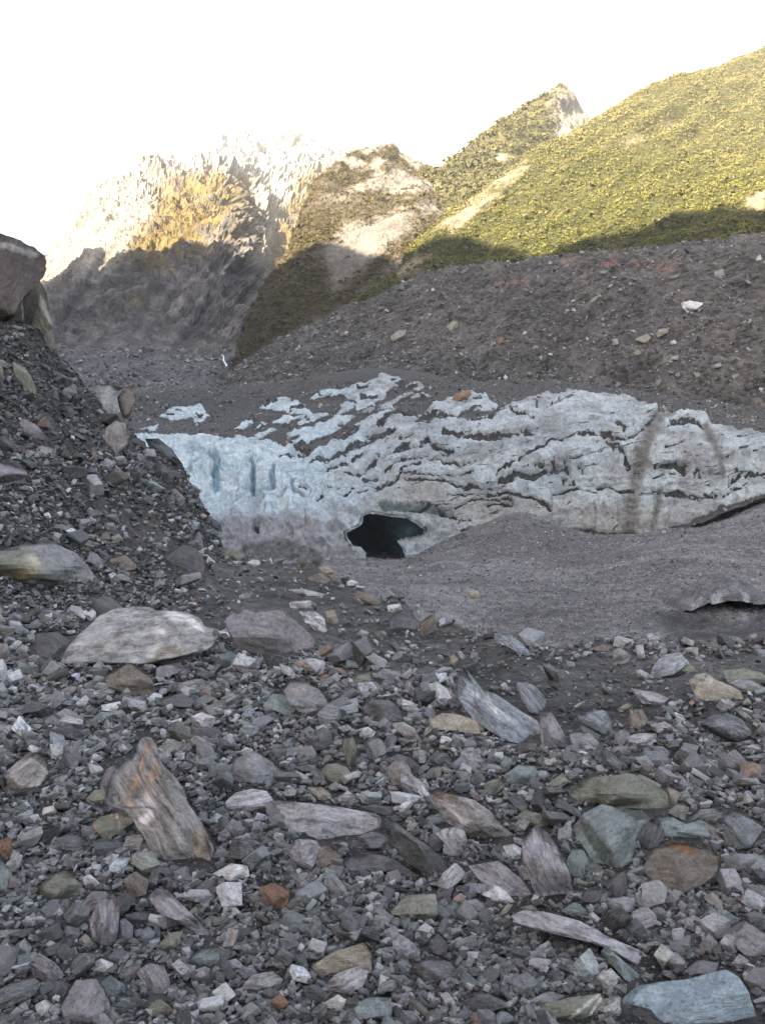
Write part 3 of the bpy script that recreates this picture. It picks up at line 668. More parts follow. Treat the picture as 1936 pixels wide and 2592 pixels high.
# ------------------------------------------------------------------ light, sky, camera
SUN = A([-.62, -.6, .52]); SUN /= np.linalg.norm(SUN)
el = math.asin(SUN[2]); az = math.atan2(SUN[0], SUN[1])
wd = bpy.data.worlds.new('World'); SC.world = wd; wd.use_nodes = True
nt = wd.node_tree; bgn = nt.nodes['Background']; sky = nt.nodes.new('ShaderNodeTexSky'); sky.sky_type = 'NISHITA'
sky.sun_disc = False; sky.sun_elevation = el; sky.sun_rotation = az % (2 * math.pi)
sky.air_density = 1.0; sky.dust_density = 3.0; sky.ozone_density = .5
nt.links.new(sky.outputs[0], bgn.inputs[0]); bgn.inputs[1].default_value = .07
sl_ = bpy.data.lights.new('sun', 'SUN'); sl_.energy = 5.0; sl_.angle = math.radians(.5); sl_.color = (1, .87, .66)
so = bpy.data.objects.new('sun', sl_); COL.objects.link(so); so.rotation_euler = Vector(SUN).to_track_quat('Z', 'Y').to_euler()
cam = bpy.data.cameras.new('camera'); co = bpy.data.objects.new('camera', cam); COL.objects.link(co); SC.camera = co
co.location = (0, 0, EYE); co.rotation_euler = (math.pi / 2, 0, 0)
cam.sensor_fit = 'VERTICAL'; cam.sensor_height = 24; cam.lens = 24 * F / 2592; cam.clip_end = 6000; cam.clip_start = .05
vs = SC.view_settings; vs.view_transform = 'Standard'; vs.look = 'None'; vs.gamma = 1; vs.exposure = EXPOSURE

# ------------------------------------------------------------------ the valley wall on the left, out of frame, that shades the glacier
BOUND = [('mountain', '103,706 193,668 258,627 293,639 352,621 434,616 486,630 516,607 562,621 621,668 668,689'),
         ('spur', '703,680 750,645 814,604 873,621 914,639 985,650 1010,660'),
         ('hillside', '1073,630 1120,596 1161,588 1202,612 1249,618 1296,628 1337,646 1413,642 1495,628 1554,596 1601,577 1659,560 1718,530 1777,536 1806,520 1847,524 1936,524 2100,505')]
XR = -350.0; cy = []; cz = []
for nm, s in BOUND:
    P, pix, at, _a, _b = SHEETS[nm]
    for q in pts(s):
        d = np.hypot(pix[:, 0] - q[0], pix[:, 1] - q[1]); k = np.where(d < max(9, d.min() + 4))[0]; k = k[np.argmin(P[k, 1])]
        t = (XR - P[k, 0]) / SUN[0]; h = P[k] + t * SUN; cy.append(h[1]); cz.append(h[2])
o_ = np.argsort(cy); cy = A(cy)[o_]; cz = A(cz)[o_]
yy = np.arange(-420, 640, 4.0)
def crest(y):
    z = np.interp(y, cy, cz)
    z = np.where(y < cy[0], cz[0] + (cy[0] - y) * .06, z)
    return np.where(y > cy[-1], cz[-1] - (y - cy[-1]) * 1.2, z)
zc = crest(yy)
sec = []
for off, hf in ((1.0, 0), (.8, .12), (.45, .5), (.22, .78), (.1, .92), (0, 1.0), (-.12, .93), (-.5, .6), (-1.4, -.02)):
    foot = np.maximum(110, .54 * yy + 22); foot = np.where(yy < 0, 110 - .05 * yy, foot)
    foot = np.minimum(foot, 330)
    x = XR + off * (-XR - foot) if off > 0 else XR + off * 260 + 0 * yy
    z = -8 + hf * (zc + 8)
    sec.append(np.stack([x + 0 * yy, yy, z], -1))
sec = np.stack(sec); k_ = len(sec)
GW = herm(np.linspace(0, k_ - 1, 89), np.arange(k_), sec.reshape(k_, -1)).reshape(89, len(yy), 3)
Pw = GW.reshape(-1, 3); wt = np.abs(np.linspace(0, k_ - 1, 89) - 5); wt = np.repeat(sstep(.2, 2, wt), len(yy))
Pw = Pw + normals(GW).reshape(-1, 3) * (wt * (7 * fbm(Pw * .02, 4, 95) + 3 * fbm(Pw * .07, 3, 96, .5, True)))[:, None]
fw_ = fbm(Pw * .03, 4, 97)
cw = lerp(A([.2, .19, .185])[None] + 0 * Pw, A([.06, .06, .025])[None], sstep(-.1, .2, fw_))
tag(mk('valley_wall', Pw, [grid_faces(89, len(yy))], M_HILL, {'col': cw}), 'steep valley wall on the left that shades the glacier', kind='structure')

# ------------------------------------------------------------------ scrub and bushes on the hills: many small leaf clumps
def leaf_prototype(rng, nq):
    n = rng.normal(size=(nq, 3)); n[:, 2] = np.abs(n[:, 2]) * .9 + .1; n /= np.linalg.norm(n, axis=1)[:, None]
    c = n * rng.uniform(.55, 1.0, (nq, 1)) * A([1, 1, .85])
    a = np.cross(n + rng.normal(size=n.shape) * .5, rng.normal(size=n.shape)); a /= np.linalg.norm(a, axis=1)[:, None]
    b = np.cross(n, a); s = rng.uniform(.14, .3, (nq, 1))
    return np.stack([c + a * s, c + b * s * .8, c - a * s, c - b * s * .8], 1)      # nq,4,3
def scatter_bushes(name, sheet, n, rmin, rmax, cols, label, nq, seed, power=1.0):
    rng = np.random.default_rng(seed)
    P, pix, at, nt_, ns_ = SHEETS[sheet]; veg = at['veg']
    G = P.reshape(nt_, ns_, 3); ar = np.linalg.norm(np.cross(G[1:, :-1] - G[:-1, :-1], G[:-1, 1:] - G[:-1, :-1]), axis=-1)
    vis = (pix[:, 0] > -150) & (pix[:, 0] < 2150)
    w = (ar * (veg * vis).reshape(nt_, ns_)[:-1, :-1])[: int(nt_ * .86)].ravel(); w /= w.sum()
    k = rng.choice(len(w), n, p=w); i, j = k // (ns_ - 1), k % (ns_ - 1)
    u, v_ = rng.random((n, 1)), rng.random((n, 1))
    B = G[i, j] * (1-u)*(1-v_) + G[i+1, j] * u*(1-v_) + G[i, j+1] * (1-u)*v_ + G[i+1, j+1] * u*v_
    big = fbm(B * .03, 3, seed); r = (rmin + (rmax - rmin) * rng.random(n) ** 2) * (1 + .35 * big)
    protos = np.stack([leaf_prototype(rng, nq) for _ in range(24)])
    tall = rng.random(n) < .03; r = np.where(tall, r * 1.8, r)
    th = rng.uniform(0, 6.28, n); R = np.zeros((n, 3, 3)); R[:, 0, 0] = np.cos(th); R[:, 0, 1] = -np.sin(th); R[:, 1, 0] = np.sin(th); R[:, 1, 1] = np.cos(th); R[:, 2, 2] = 1
    Q = np.einsum('nab,nqkb->nqka', R, protos[rng.integers(0, 24, n)]) * r[:, None, None, None] * rng.uniform(.8, 1.25, (n, 1, 1, 1))
    Q = Q + (B + A([0, 0, .1]))[:, None, None, :]
    f = fbm(B * .08, 3, seed + 1) + rng.normal(0, .3, n) + .8 * fbm(B * .014, 4, seed + 5)
    c = lerp(A(cols[0])[None] + 0 * B, A(cols[1])[None], sstep(-.5, .5, f)); t3 = sstep(.35, .7, fbm(B * .05, 3, seed + 2) + rng.normal(0, .2, n))
    if name == 'bushes': t3 = np.maximum(t3, .75 * sstep(110, 220, B[:, 2] + 30 * fbm(B * .02, 3, 9)))  # bushes paler with height: haze glare put into their colour
    c = lerp(c, A(cols[2])[None], t3 * .8)
    c = np.where(tall[:, None], c * .75, c)
    cv = np.repeat(c, nq * 4, 0) * rng.uniform(.8, 1.2, (n * nq, 1)).repeat(4, 0)
    V = Q.reshape(-1, 3)
    tag(mk(name, V, [np.arange(len(V)).reshape(-1, 4)], M_LEAF, {'col': np.clip(cv, .005, .5)}, smooth=False), label, kind='stuff')
scatter_bushes('bushes', 'hillside', 62000, .45, 1.5, ([.072, .07, .016], [.105, .096, .024], [.14, .12, .052]), 'dense green scrub covering the right hillside', 18, 5)
scatter_bushes('scrub', 'spur', 14000, .5, 1.7, ([.042, .034, .011], [.078, .061, .021], [.11, .086, .036]), 'olive scrub covering the middle spur', 22, 6)
scatter_bushes('trees', 'ridge', 4500, 1.2, 3.6, ([.04, .04, .013], [.075, .067, .026], [.1, .085, .04]), 'distant low trees along the ridge behind the spur', 22, 7)

# ------------------------------------------------------------------ the bright air that the far slopes fade into
hv = bpy.data.materials.new('haze_air'); hv.use_nodes = True; ht = hv.node_tree; ht.nodes.clear()
ho = ht.nodes.new('ShaderNodeOutputMaterial'); pv = ht.nodes.new('ShaderNodeVolumePrincipled')
pv.inputs['Color'].default_value = (.97, .95, .9, 1); pv.inputs['Density'].default_value = HAZE; pv.inputs['Anisotropy'].default_value = 0.0
ht.links.new(pv.outputs[0], ho.inputs['Volume'])
x0, x1, y0_, y1_, z0, z1 = -16000, 16000, -300, 1800, -60, 1000
HVV = [(x, y, z) for x in (x0, x1) for y in (y0_, y1_) for z in (z0, z1)]
tag(mk('haze', HVV, [np.array([[0,1,3,2],[4,6,7,5],[0,4,5,1],[2,3,7,6],[0,2,6,4],[1,5,7,3]])], hv, smooth=False), 'pale bright air between the viewer and the far slopes', kind='stuff')
# ------------------------------------------------------------------ rocks one can point to, one object each
# crop | lean | colour | look (what the label starts with) | short name when it is a landmark | outline
CROPS = {'A': (0,1350,2.503), 'B': (640,1350,2.503), 'C': (1276,1350,2.503), 'D': (0,1780,2.503), 'E': (640,1780,2.503), 'F': (1276,1780,2.503),
         'G': (0,2192,1.7066), 'H': (968,2192,1.7066), 'L': (0,600,2.36), 'M': (0,1000,2.36), 'N': (600,600,2.36), 'O': (1236,600,2.36), 'P': (600,950,2.36), 'Z': (0,0,1)}
ROCKS = '''
A|.5|g|huge half buried grey boulder with a lichen patch at the left edge|huge half buried boulder|-120,130 0,110 150,75 330,65 480,130 560,210 620,300 640,390 400,400 150,400 0,380 -120,380
A|.6|ps|broad pale boulder with swirling bands|broad swirl banded boulder|500,650 640,530 760,480 880,475 1000,490 1180,500 1270,540 1290,590 1380,600 1375,660 1340,730 1180,780 900,835 650,830 380,840 420,740
A|.4|d|dark blocky rock||220,640 370,625 440,690 400,790 330,815 240,770
A|.2|w|bright white round stone|bright white round stone|585,475 610,500 608,535 580,560 556,540 558,505
A|.4|d|dark angular block||560,400 700,400 770,460 640,525 600,455
A|.5|n|brownish grey rock||660,920 830,820 950,910 990,990 940,1040 860,1045 700,975
A|.4|m|mauve block||990,850 1140,815 1170,860 1120,890 990,925
A|.5|d|dark rounded rock with a pale end||1010,1050 1150,1010 1240,1060 1210,1110 1050,1105
A|.4|g|grey wedge||1190,930 1290,920 1300,960 1220,1010 1195,985
A|.5|n|brown topped rock||700,165 790,140 860,190 870,225 800,240 700,205
A|.4|d|dark blunt boulder standing out of the foot of the left slope|dark blunt boulder|1050,130 1160,70 1240,90 1280,150 1310,220 1280,295 1150,250 1070,200
A|.3|y|tan round stone||985,75 1010,52 1038,75 1010,98
A|.3|y|larger tan round stone||1030,45 1050,18 1082,30 1075,62 1040,62
A|.8|b|blue grey slab||570,110 620,130 660,200 600,232 555,165
A|.6|b|bluish cobble||40,530 110,490 160,530 100,582
A|.5|b|blue grey cobble||190,570 240,540 282,580 230,622
A|.3|k|pinkish grey rock cut by the left edge|pinkish rock at the left edge|-60,700 50,700 80,790 30,832 -60,840
A|.3|p|pale narrow wedge||100,750 140,700 185,720 160,792
A|.8|w|pale oval cobble||640,1090 760,1065 805,1100 720,1132 650,1120
A|.6|k|pinkish brown cobble||390,995 450,965 502,980 480,1012 400,1025
A|.6|p|pale flat cobble||460,830 520,800 545,820 500,845
A|.4|g|round grey cobble||590,840 630,805 665,830 650,880 600,885
B|.4|m|big brown boulder with a flat light top and a dark undercut front|big flat topped boulder|-170,590 -175,540 -120,500 -80,460 -40,470 0,495 170,495 290,570 370,640 405,700 380,750 250,795 130,800 20,785 -90,730
B|.7|ss|dark slab with a bright white vein|white veined slab|290,490 400,500 450,530 470,620 430,632 340,575
B|.2|y|tan squared block||460,490 520,480 545,570 520,580 470,565
B|.5|ss|short striped slab with a pale end||230,435 380,420 372,470 240,482
B|.8|ps|flat layered pale slab||220,350 340,355 460,385 440,402 240,388
B|.6|n|long brown wedge shaped rock|brown wedge|650,360 760,390 815,440 770,465 690,445 650,405
B|.3|w|pinkish white block|pinkish white block|850,458 930,445 945,480 900,502 855,495
B|.4|d|dark boulder with a flat side|dark flat sided boulder|855,560 900,505 1000,520 1055,565 1040,620 930,632 870,605
B|.1|n|upright brown rock with a yellowish tip|upright brown rock|1050,645 1070,560 1130,515 1165,560 1160,605 1090,658
B|.5|g|grey rounded rock||1150,490 1230,485 1265,560 1200,592 1165,565
B|.5|o|olive cobble||770,628 840,618 852,655 800,668
B|.2|b|blue grey flat stone||500,700 550,700 545,750 505,750
B|.7|r|rust brown slab||500,850 560,850 612,900 590,922 520,895
B|.2|r|rust coloured block||430,900 470,890 502,940 470,967 435,950
B|.4|o|tan green block|tan green block|630,910 740,880 750,930 680,982 640,965
B|.4|g|grey flat topped rock||790,882 830,855 930,870 942,910 870,937 800,915
B|.4|b|blue grey angular rock||710,985 770,935 812,970 790,1012 730,1022
B|.1|ps|upright stone with white stripes||965,940 1010,925 1018,980 985,1012 965,1005
B|.5|g|rounded grey boulder|rounded grey boulder|195,995 240,945 330,940 420,990 470,1060 482,1115 400,1150 300,1135 220,1065
B|.5|t|pale green speckled rock|pale green rock|65,1085 130,1015 200,1030 282,1100 230,1165 150,1125 80,1125
B|.5|d|dark half buried boulder with a sloping top|dark half buried boulder|690,1110 760,1052 860,1058 930,1110 980,1190 850,1205 720,1155
B|.1|y|upright tan stone||1245,780 1270,765 1302,800 1280,848 1250,825
B|.4|n|brown flat rock||330,260 450,245 510,290 440,318 350,300
B|.3|y|tan block on the mound crest||410,215 470,205 520,240 515,275 460,260
B|.3|d|dark bluish block on the mound crest||355,150 430,145 445,190 370,195
B|.3|n|grey brown block at the top of the mound||270,170 330,145 355,195 350,230 310,220
B|.4|y|tan boulder alone on the grey silt||1365,385 1385,360 1425,362 1442,400 1390,424
B|.5|k|pink tinged cobble||520,960 550,935 575,955 555,985
B|.5|p|pale cobble||905,1050 940,1032 970,1055 965,1110 925,1100
B|.5|p|pale squarish cobble||1110,1070 1150,1052 1190,1075 1175,1100 1120,1102
B|.6|d|dark low rock||1040,860 1100,838 1150,860 1120,905 1050,900
C|.9|bs|blue grey slab lying on the gully slope||-45,620 30,635 100,690 180,770 150,785 60,740 -20,690
C|.1|bs|blue grey pointed rock with a sharp edge|blue grey pointed rock|75,945 140,945 200,970 270,1040 260,1090 210,1155 160,1140 110,1055
C|.5|n|dark brown slab|dark brown slab|565,720 620,705 685,720 680,752 570,742
C|.4|p|grey block with a pale top||690,745 730,725 805,772 790,805 720,842 690,832
C|.1|y|small upright tan chip||940,772 965,762 972,810 945,818
C|.4|g|grey low rock||970,790 1060,780 1100,820 1060,838 970,828
C|.4|o|greenish block with a light top||1090,832 1140,810 1212,850 1232,872 1180,892 1100,865
C|.6|y|big boulder with a bright pale top corner|pale cornered boulder|1165,930 1220,895 1280,885 1340,930 1420,960 1490,1000 1525,1085 1420,1050 1270,1068 1210,1035
C|.6|o|long greenish slab||1380,870 1500,845 1620,880 1700,940 1560,935 1420,955
C|.5|o|layered greenish rock cut by the right edge||1540,960 1700,985 1720,1045 1560,1025
C|.6|ss|striped mauve slab|striped mauve slab|810,985 900,1000 1010,1010 1042,1045 990,1095 870,1078 840,1035
C|.6|y|tan wedge||710,1112 780,1075 812,1085 740,1138
C|.5|o|small greenish slab||1450,1110 1490,1095 1582,1130 1560,1165 1500,1155
C|.4|n|small brown block||1205,690 1240,668 1275,690 1265,715 1215,712
D|.5|ks|big pointed boulder with two orange veins|big pointed boulder|880,235 920,215 960,218 1000,280 1020,380 1110,490 1170,580 1190,640 1250,720 1310,800 1360,920 1330,1025 1200,1040 1080,1000 980,975 920,830 870,760 820,680 690,650 650,520 680,410 830,350
D|.5|o|olive slab with rusty edges|olive slab|590,765 640,720 790,685 850,720 862,765 780,825 720,865 640,855 600,815
D|.5|o|dark green wedge||545,612 600,550 700,540 722,600 650,642 590,652
D|.4|g|grey brown wedge||690,642 760,570 832,570 800,622
D|.5|ks|pink and grey striated rock near the left edge|pink striated rock|60,420 190,310 280,350 310,440 250,540 160,595 40,565 -20,480
D|.5|b|blue grey bent slab|blue grey bent slab|285,110 350,60 400,100 402,172 340,182 300,135
D|.5|t|teal rock||570,112 640,55 722,60 700,112 610,138
D|.7|t|greenish slab||390,392 440,340 560,340 562,372 420,405
D|.4|w|white knobbly stone||275,662 340,650 362,690 300,742 268,722
D|.5|w|white flat stone||190,712 240,700 267,740 210,762
D|.5|ds|dark banded rock|dark banded rock|350,862 430,830 550,850 552,922 470,940 390,925
D|.1|r|upright rusty edged stone at the left edge||5,862 70,845 82,920 50,1012 8,965
D|.4|t|green tinged boulder cut by the left edge|green tinged boulder|-60,990 0,985 60,1040 88,1112 62,1190 -60,1190
D|.5|ks|pinkish white crumbly rock||710,1002 760,1010 852,1030 832,1062 740,1065
D|.6|d|dark slab||120,1010 200,980 300,985 290,1020 150,1030
D|.4|p|pale round cobble||1170,332 1208,305 1242,330 1212,358
D|.5|w|whitish cobble||1508,312 1560,278 1608,295 1582,322 1522,333
D|.5|p|light grey cobble||1108,482 1150,460 1184,490 1132,503
D|.6|p|pale flat stone||1135,175 1180,158 1218,185 1170,195
D|.5|ss|banded rock with a rounded top|round topped banded rock|1425,630 1490,570 1600,545 1690,560 1735,620 1700,660 1600,690 1450,705
E|.6|g|broad grey wedge with a sharp light upper edge|light edged wedge|-165,430 -100,350 0,300 100,360 200,440 235,492 100,520 -100,510
E|.7|ss|long grey slab with white wavy stripes|long striped slab|80,620 200,620 400,640 600,670 790,700 812,730 800,790 700,825 560,875 460,885 390,845 120,775 85,695
E|.1|d|dark leaning rock with a blunt top|dark leaning rock|840,745 870,720 920,760 1000,830 1100,900 1200,980 1245,1095 1200,1140 1080,1065 960,1005 890,895 850,815
E|.6|ds|dark brown striped slab||590,935 640,860 780,800 832,810 872,880 872,935 760,955
E|.7|d|dark curved slab|dark curved slab|580,1015 640,950 750,950 900,1000 980,1050 1085,1115 1000,1125 850,1065 600,1065
E|.5|ms|mauve slab with fine lines|fine lined mauve slab|200,930 280,860 400,870 440,930 370,1065 290,1040
E|.5|n|brown flat faced rock||430,912 500,890 562,960 520,1015 390,1065
E|.3|o|squared greenish grey block|squared greenish block|430,445 460,390 540,375 600,410 632,470 600,512 520,520 440,505
E|.1|k|tall pale boulder with a speckled face|tall pale boulder|850,405 900,360 960,360 1000,410 1002,545 930,555 880,505
E|.1|o|upright split green grey block|upright split block|558,232 640,215 662,260 652,395 600,405 588,335
E|.2|g|grey triangular rock||710,242 760,205 820,240 852,300 800,355 730,365
E|.4|w|white squared block|white squared block|670,167 730,150 778,180 762,212 680,223
E|.4|p|pale knobbly block||790,122 830,85 882,130 872,182 808,182
E|.5|ks|pinkish layered boulder|pinkish layered boulder|870,132 950,120 1020,160 1072,242 1000,265 950,205
E|.6|y|pale tan slab with one dark end|pale tan slab|1110,102 1200,60 1300,70 1420,110 1468,162 1430,210 1300,175 1150,165
E|.3|d|dark overhanging rock||820,352 900,320 1000,350 1062,400 1075,455 1000,465
E|.3|d|dark arched rock||1085,382 1150,310 1230,320 1262,370 1180,405
E|.3|b|tilted blue grey brick||1248,402 1330,320 1378,370 1310,445
E|.2|t|upright pale teal block||1558,402 1590,330 1642,360 1622,420 1570,435
E|.4|o|olive brick shaped rock|olive brick shaped rock|1458,512 1560,470 1602,520 1520,592 1478,575
E|.5|ks|large pink and white banded boulder|large pink banded boulder|1110,592 1180,560 1290,590 1400,620 1500,690 1560,760 1640,830 1605,885 1450,890 1350,840 1220,750
E|.3|ps|white and grey striped block|white striped block|1150,822 1250,780 1340,810 1358,870 1320,962 1240,985 1200,952 1210,882
E|.3|t|flat teal block|flat teal block|1098,722 1200,690 1222,750 1190,792 1098,785
E|.4|k|pinkish white block||680,572 730,545 782,590 730,628
E|.4|b|pale blue grey block||815,622 860,575 912,600 880,642
E|.4|ys|tan ridged rock||340,530 430,530 490,570 512,622 420,612
E|.5|ss|grey banded rock||528,602 600,555 662,590 642,645 560,645
E|.5|d|dark rounded hump||665,660 760,640 880,660 912,725 820,705
E|.4|ps|white striped rock||538,152 600,135 657,180 620,212
E|.4|o|dark green flat rock||1118,412 1180,400 1212,470 1160,482
E|.3|w|small white block||758,1072 820,1060 832,1098 780,1108
E|.4|w|small white rounded stone||242,1065 300,1045 322,1080 270,1102
E|.6|k|pale chipped slab||1060,1065 1150,1050 1172,1100 1110,1122
E|.5|k|pink brown cobble||85,290 140,255 180,262 160,300 100,318
E|.5|k|pinkish oval cobble||175,180 215,155 262,175 240,205 190,205
E|.5|g|grey angular slab||300,175 360,145 410,190 370,215
E|.4|n|brown cobble||230,255 290,245 330,290 280,310
E|.4|t|teal round cobble||1295,1105 1330,1092 1362,1110 1345,1140 1305,1135
F|.4|w|white block with flat faces|white flat faced block|-15,905 60,890 107,920 97,1005 40,995
F|.15|ms|tall rounded slab with curved bands|tall curved slab|110,885 200,770 270,820 330,900 380,1000 420,1100 430,1195 300,1270 200,1210 150,1095 115,1005
F|.4|t|big squarish grey green boulder|big squarish boulder|445,795 500,700 610,640 750,670 880,690 922,735 850,805 830,865 800,1005 690,1070 570,1040 530,945 450,835
F|.3|ds|dark bumpy rock||840,842 900,740 970,730 1022,830 940,945 860,935
F|.7|t|smooth teal slab|smooth teal slab|960,732 1060,720 1150,770 1240,740 1332,790 1310,855 1200,895 1040,875
F|.3|ot|long overhanging slab with splintered layers|long overhanging slab|405,545 550,470 700,455 800,450 950,520 1052,560 1052,665 930,705 700,655 560,625 430,605
F|.6|o|splintered green layer||700,422 820,430 1000,520 960,562 820,502
F|.4|y|pale ended block||1028,522 1120,570 1085,645 1028,632
F|.3|o|rounded olive cobble||1028,702 1090,640 1172,660 1150,732 1080,745
F|.5|g|grey wedge shaped rock||1158,742 1240,670 1330,670 1382,720 1280,765 1180,775
F|.2|b|angular blue grey boulder|angular blue boulder|1368,732 1440,650 1530,720 1642,790 1562,925 1480,938 1400,885
F|.4|n|big rough brown boulder with a rusty hollow on top|big rough brown boulder|880,1025 960,920 1060,880 1200,900 1362,960 1352,1062 1270,1140 1100,1230 1000,1170 900,1080
F|.3|t|teal cube shaped rock|teal cube|388,1002 430,920 500,930 557,1030 480,1118 410,1085
F|.4|ps|pale split rock||788,1062 860,1030 932,1020 900,1072 830,1115
F|.3|o|olive angular rock|olive angular rock|68,732 130,670 220,700 312,740 290,785 180,795
F|.5|t|green tinted slab||-5,452 100,390 212,400 202,462 80,535 15,505
F|.4|o|dull green block||278,512 370,440 412,500 320,555
F|.4|bs|blue grey fan shaped rock with a pale lower edge|fan shaped rock|460,78 560,40 640,55 682,110 682,172 640,205 560,155 480,108
F|.4|ss|striped stacked block|striped stacked block|768,212 850,190 960,190 972,242 860,275 780,262
F|.2|m|mauve upright rock||700,192 760,160 802,180 742,285 698,255
F|.3|ns|brown upright slab with vertical lines||788,42 880,40 912,110 852,175 790,132
F|.5|ds|large dark flat slab with a shadowed underside|large dark flat slab|1188,122 1300,50 1400,60 1500,100 1592,222 1480,255 1330,195
F|.4|m|mauve grey block||1368,342 1460,290 1542,380 1522,445 1420,405
F|.4|b|blue block||928,272 1000,270 1062,320 980,335
F|.2|b|blue tilted stone||1068,332 1120,280 1152,340 1110,365
F|.5|m|purple grey slab||228,192 300,180 372,230 372,275 240,265
F|.4|p|white edged grey rock||820,342 900,330 952,400 900,425
F|.4|w|bluish white block||1148,442 1200,430 1212,490 1160,503
F|.5|w|white cobble||335,305 390,290 438,320 380,335
F|.5|p|pale pitted stone||510,285 580,278 608,310 550,325
F|.5|y|cream stone||680,350 705,338 728,362 700,385
F|.5|t|teal flat stone||190,280 250,275 275,300 210,305
G|.4|o|dark grey green pyramid shaped rock|dark pyramid rock|155,110 220,45 280,20 330,60 372,112 300,155 200,148
G|.3|w|white speckled block||353,52 390,35 432,75 420,108 375,95
G|.1|ms|tall mauve rock with a pale upper face|tall mauve rock|385,235 430,150 490,125 522,160 512,242 502,350 440,368 400,315
G|.3|ms|long mauve slab sloping to the right|long sloping mauve slab|638,132 680,95 730,110 800,180 870,250 945,335 880,328 790,245 690,205
G|.1|n|upright brown split rock||528,62 590,20 642,60 632,122 570,145
G|.4|o|olive leaf shaped slab|olive leaf shaped slab|678,352 730,290 792,280 782,332 722,390
G|.5|t|teal flat slab|teal flat slab|808,425 860,360 932,335 962,370 932,445 840,447
G|.4|m|big rounded brown grey boulder with a flat top|rounded brown boulder|265,605 330,495 420,490 470,580 482,645 380,700 280,660
G|.4|ms|mauve pitted rock|mauve pitted rock|588,462 640,420 710,430 737,500 722,565 640,567 620,505
G|.5|ds|long striped dark slab cut by the left edge|striped slab at the left edge|-60,570 60,500 150,485 182,510 140,562 0,630 -60,640
G|.4|ms|lumpy mauve grey rock||128,422 170,375 240,420 282,470 250,515 150,485
G|.4|t|green tinged oval rock||438,502 480,470 540,510 552,552 480,575 450,548
G|.4|w|white crumbly rock|white crumbly rock|378,432 440,400 492,420 482,462 420,464
G|.2|w|white cube shaped stone|white cube|153,602 200,575 237,605 215,655 165,650
G|.4|ps|large white and grey banded rock|white banded rock|1028,542 1090,470 1180,455 1228,490 1190,535 1080,555
G|.4|y|big tan wedge with a sharp ridge|big tan wedge|1342,432 1450,370 1570,330 1602,380 1605,490 1500,465 1400,495
G|.4|ss|grey banded rock leaning on the tan wedge|grey banded leaning rock|1388,532 1450,470 1560,430 1592,450 1572,515 1500,567 1420,567
G|.5|d|dark smooth oval rock||1308,522 1370,510 1422,560 1390,600 1320,575
G|.4|w|white angular rock|white angular rock|1398,592 1460,555 1528,600 1490,636 1420,636
G|.4|t|teal grey block with a flat top|teal grey block|1528,592 1600,565 1690,570 1690,665 1540,668
G|.5|r|rust brown cobble||1158,592 1210,550 1252,590 1200,636
G|.7|t|flat pale green stone||1348,367 1430,340 1482,355 1420,393
G|.5|w|pale shining slab|pale shining slab|915,35 1000,-10 1070,0 1082,52 1000,66
G|.2|r|rusty angular rock|rusty angular rock|1113,102 1180,70 1252,110 1242,172 1200,205 1150,155
G|.6|n|brown flat slab||1240,105 1300,90 1402,100 1390,135 1290,145
G|.4|b|round blue grey cobble||598,292 640,260 677,290 652,335 610,330
G|.4|d|dark blue rock||538,212 620,195 692,220 652,262 570,263
G|.2|b|bluish upright stone||498,252 540,225 577,260 570,348 520,338
G|.4|m|mauve angular rock||338,172 400,110 460,110 482,140 400,195
G|.5|o|olive oval cobble||868,237 910,215 962,220 942,263 880,263
G|.5|ss|grey white banded cobble||968,412 1020,400 1062,440 1030,465 980,445
G|.4|ds|dark grey block with white lines||288,442 330,380 412,375 412,432 330,487
G|.6|o|low olive grey rock||638,602 690,570 762,630 720,668 650,646
G|.6|k|flat pinkish slab cut by the left edge|flat pinkish slab|-60,285 0,278 90,272 112,300 40,325 -60,325
G|.3|p|pale lumpy rock||68,342 110,310 142,350 120,395 80,404
G|.3|y|pale tan stone||338,322 370,290 407,330 390,357
G|.4|d|dark rounded rock||183,532 240,495 302,500 280,565 220,586
G|.4|p|pale rock cut by the bottom edge||398,655 450,635 505,690 420,710
G|.8|p|thin pale splinter||742,520 800,520 860,548 850,560 770,540
G|.5|ps|pale banded flat rock||840,650 900,635 945,645 930,675 860,680
H|.9|tw|huge smooth blue grey slab at the bottom right corner|huge smooth slab|1040,572 1100,520 1300,490 1480,450 1540,480 1572,540 1592,600 1640,740 1060,740
H|.8|ss|long ridged slab with white stripes running down to the right|long ridged slab|525,232 600,190 700,200 850,240 950,300 1100,360 1200,430 1235,452 1180,470 1000,378 900,328 750,296
H|.6|t|pale teal splinter slab|pale teal splinter|938,372 970,345 1040,410 1110,470 1122,515 1050,495
H|.4|w|white pointed block|white pointed block|428,122 480,75 530,110 583,170 500,165
H|.4|p|white grey lumpy rock||338,157 400,140 457,170 440,210 370,199
H|.3|y|tan upright chip||498,215 540,160 562,170 520,225
H|.4|ds|dark rounded rock with lines|dark rounded lined rock|118,442 200,405 290,415 327,460 260,527 170,496
H|.5|o|green block crossed by a white vein|green veined block|688,602 800,570 940,550 972,600 900,690 790,700 720,646
H|.6|g|grey flat rock||598,595 720,540 792,560 700,606
H|.5|d|dark low rock with a smooth top|dark low smooth rock|328,602 420,540 520,580 552,614 440,636
H|.4|b|blue rock||463,655 520,620 572,660 540,690 480,695
H|.4|r|orange brown stone||188,635 230,615 262,650 210,666
H|.4|m|mauve boulder cut by the right edge|mauve boulder at the right edge|1498,275 1560,235 1660,300 1720,330 1700,410 1580,418 1530,355
H|.2|ps|pale banded rock||1453,332 1490,285 1542,330 1542,373 1490,385
H|.3|ps|round striped stone||1503,422 1540,380 1582,410 1550,453
H|.7|m|low mauve rock||1298,455 1360,405 1452,420 1440,464 1330,475
H|.4|w|white rock||938,472 985,440 1042,500 980,508
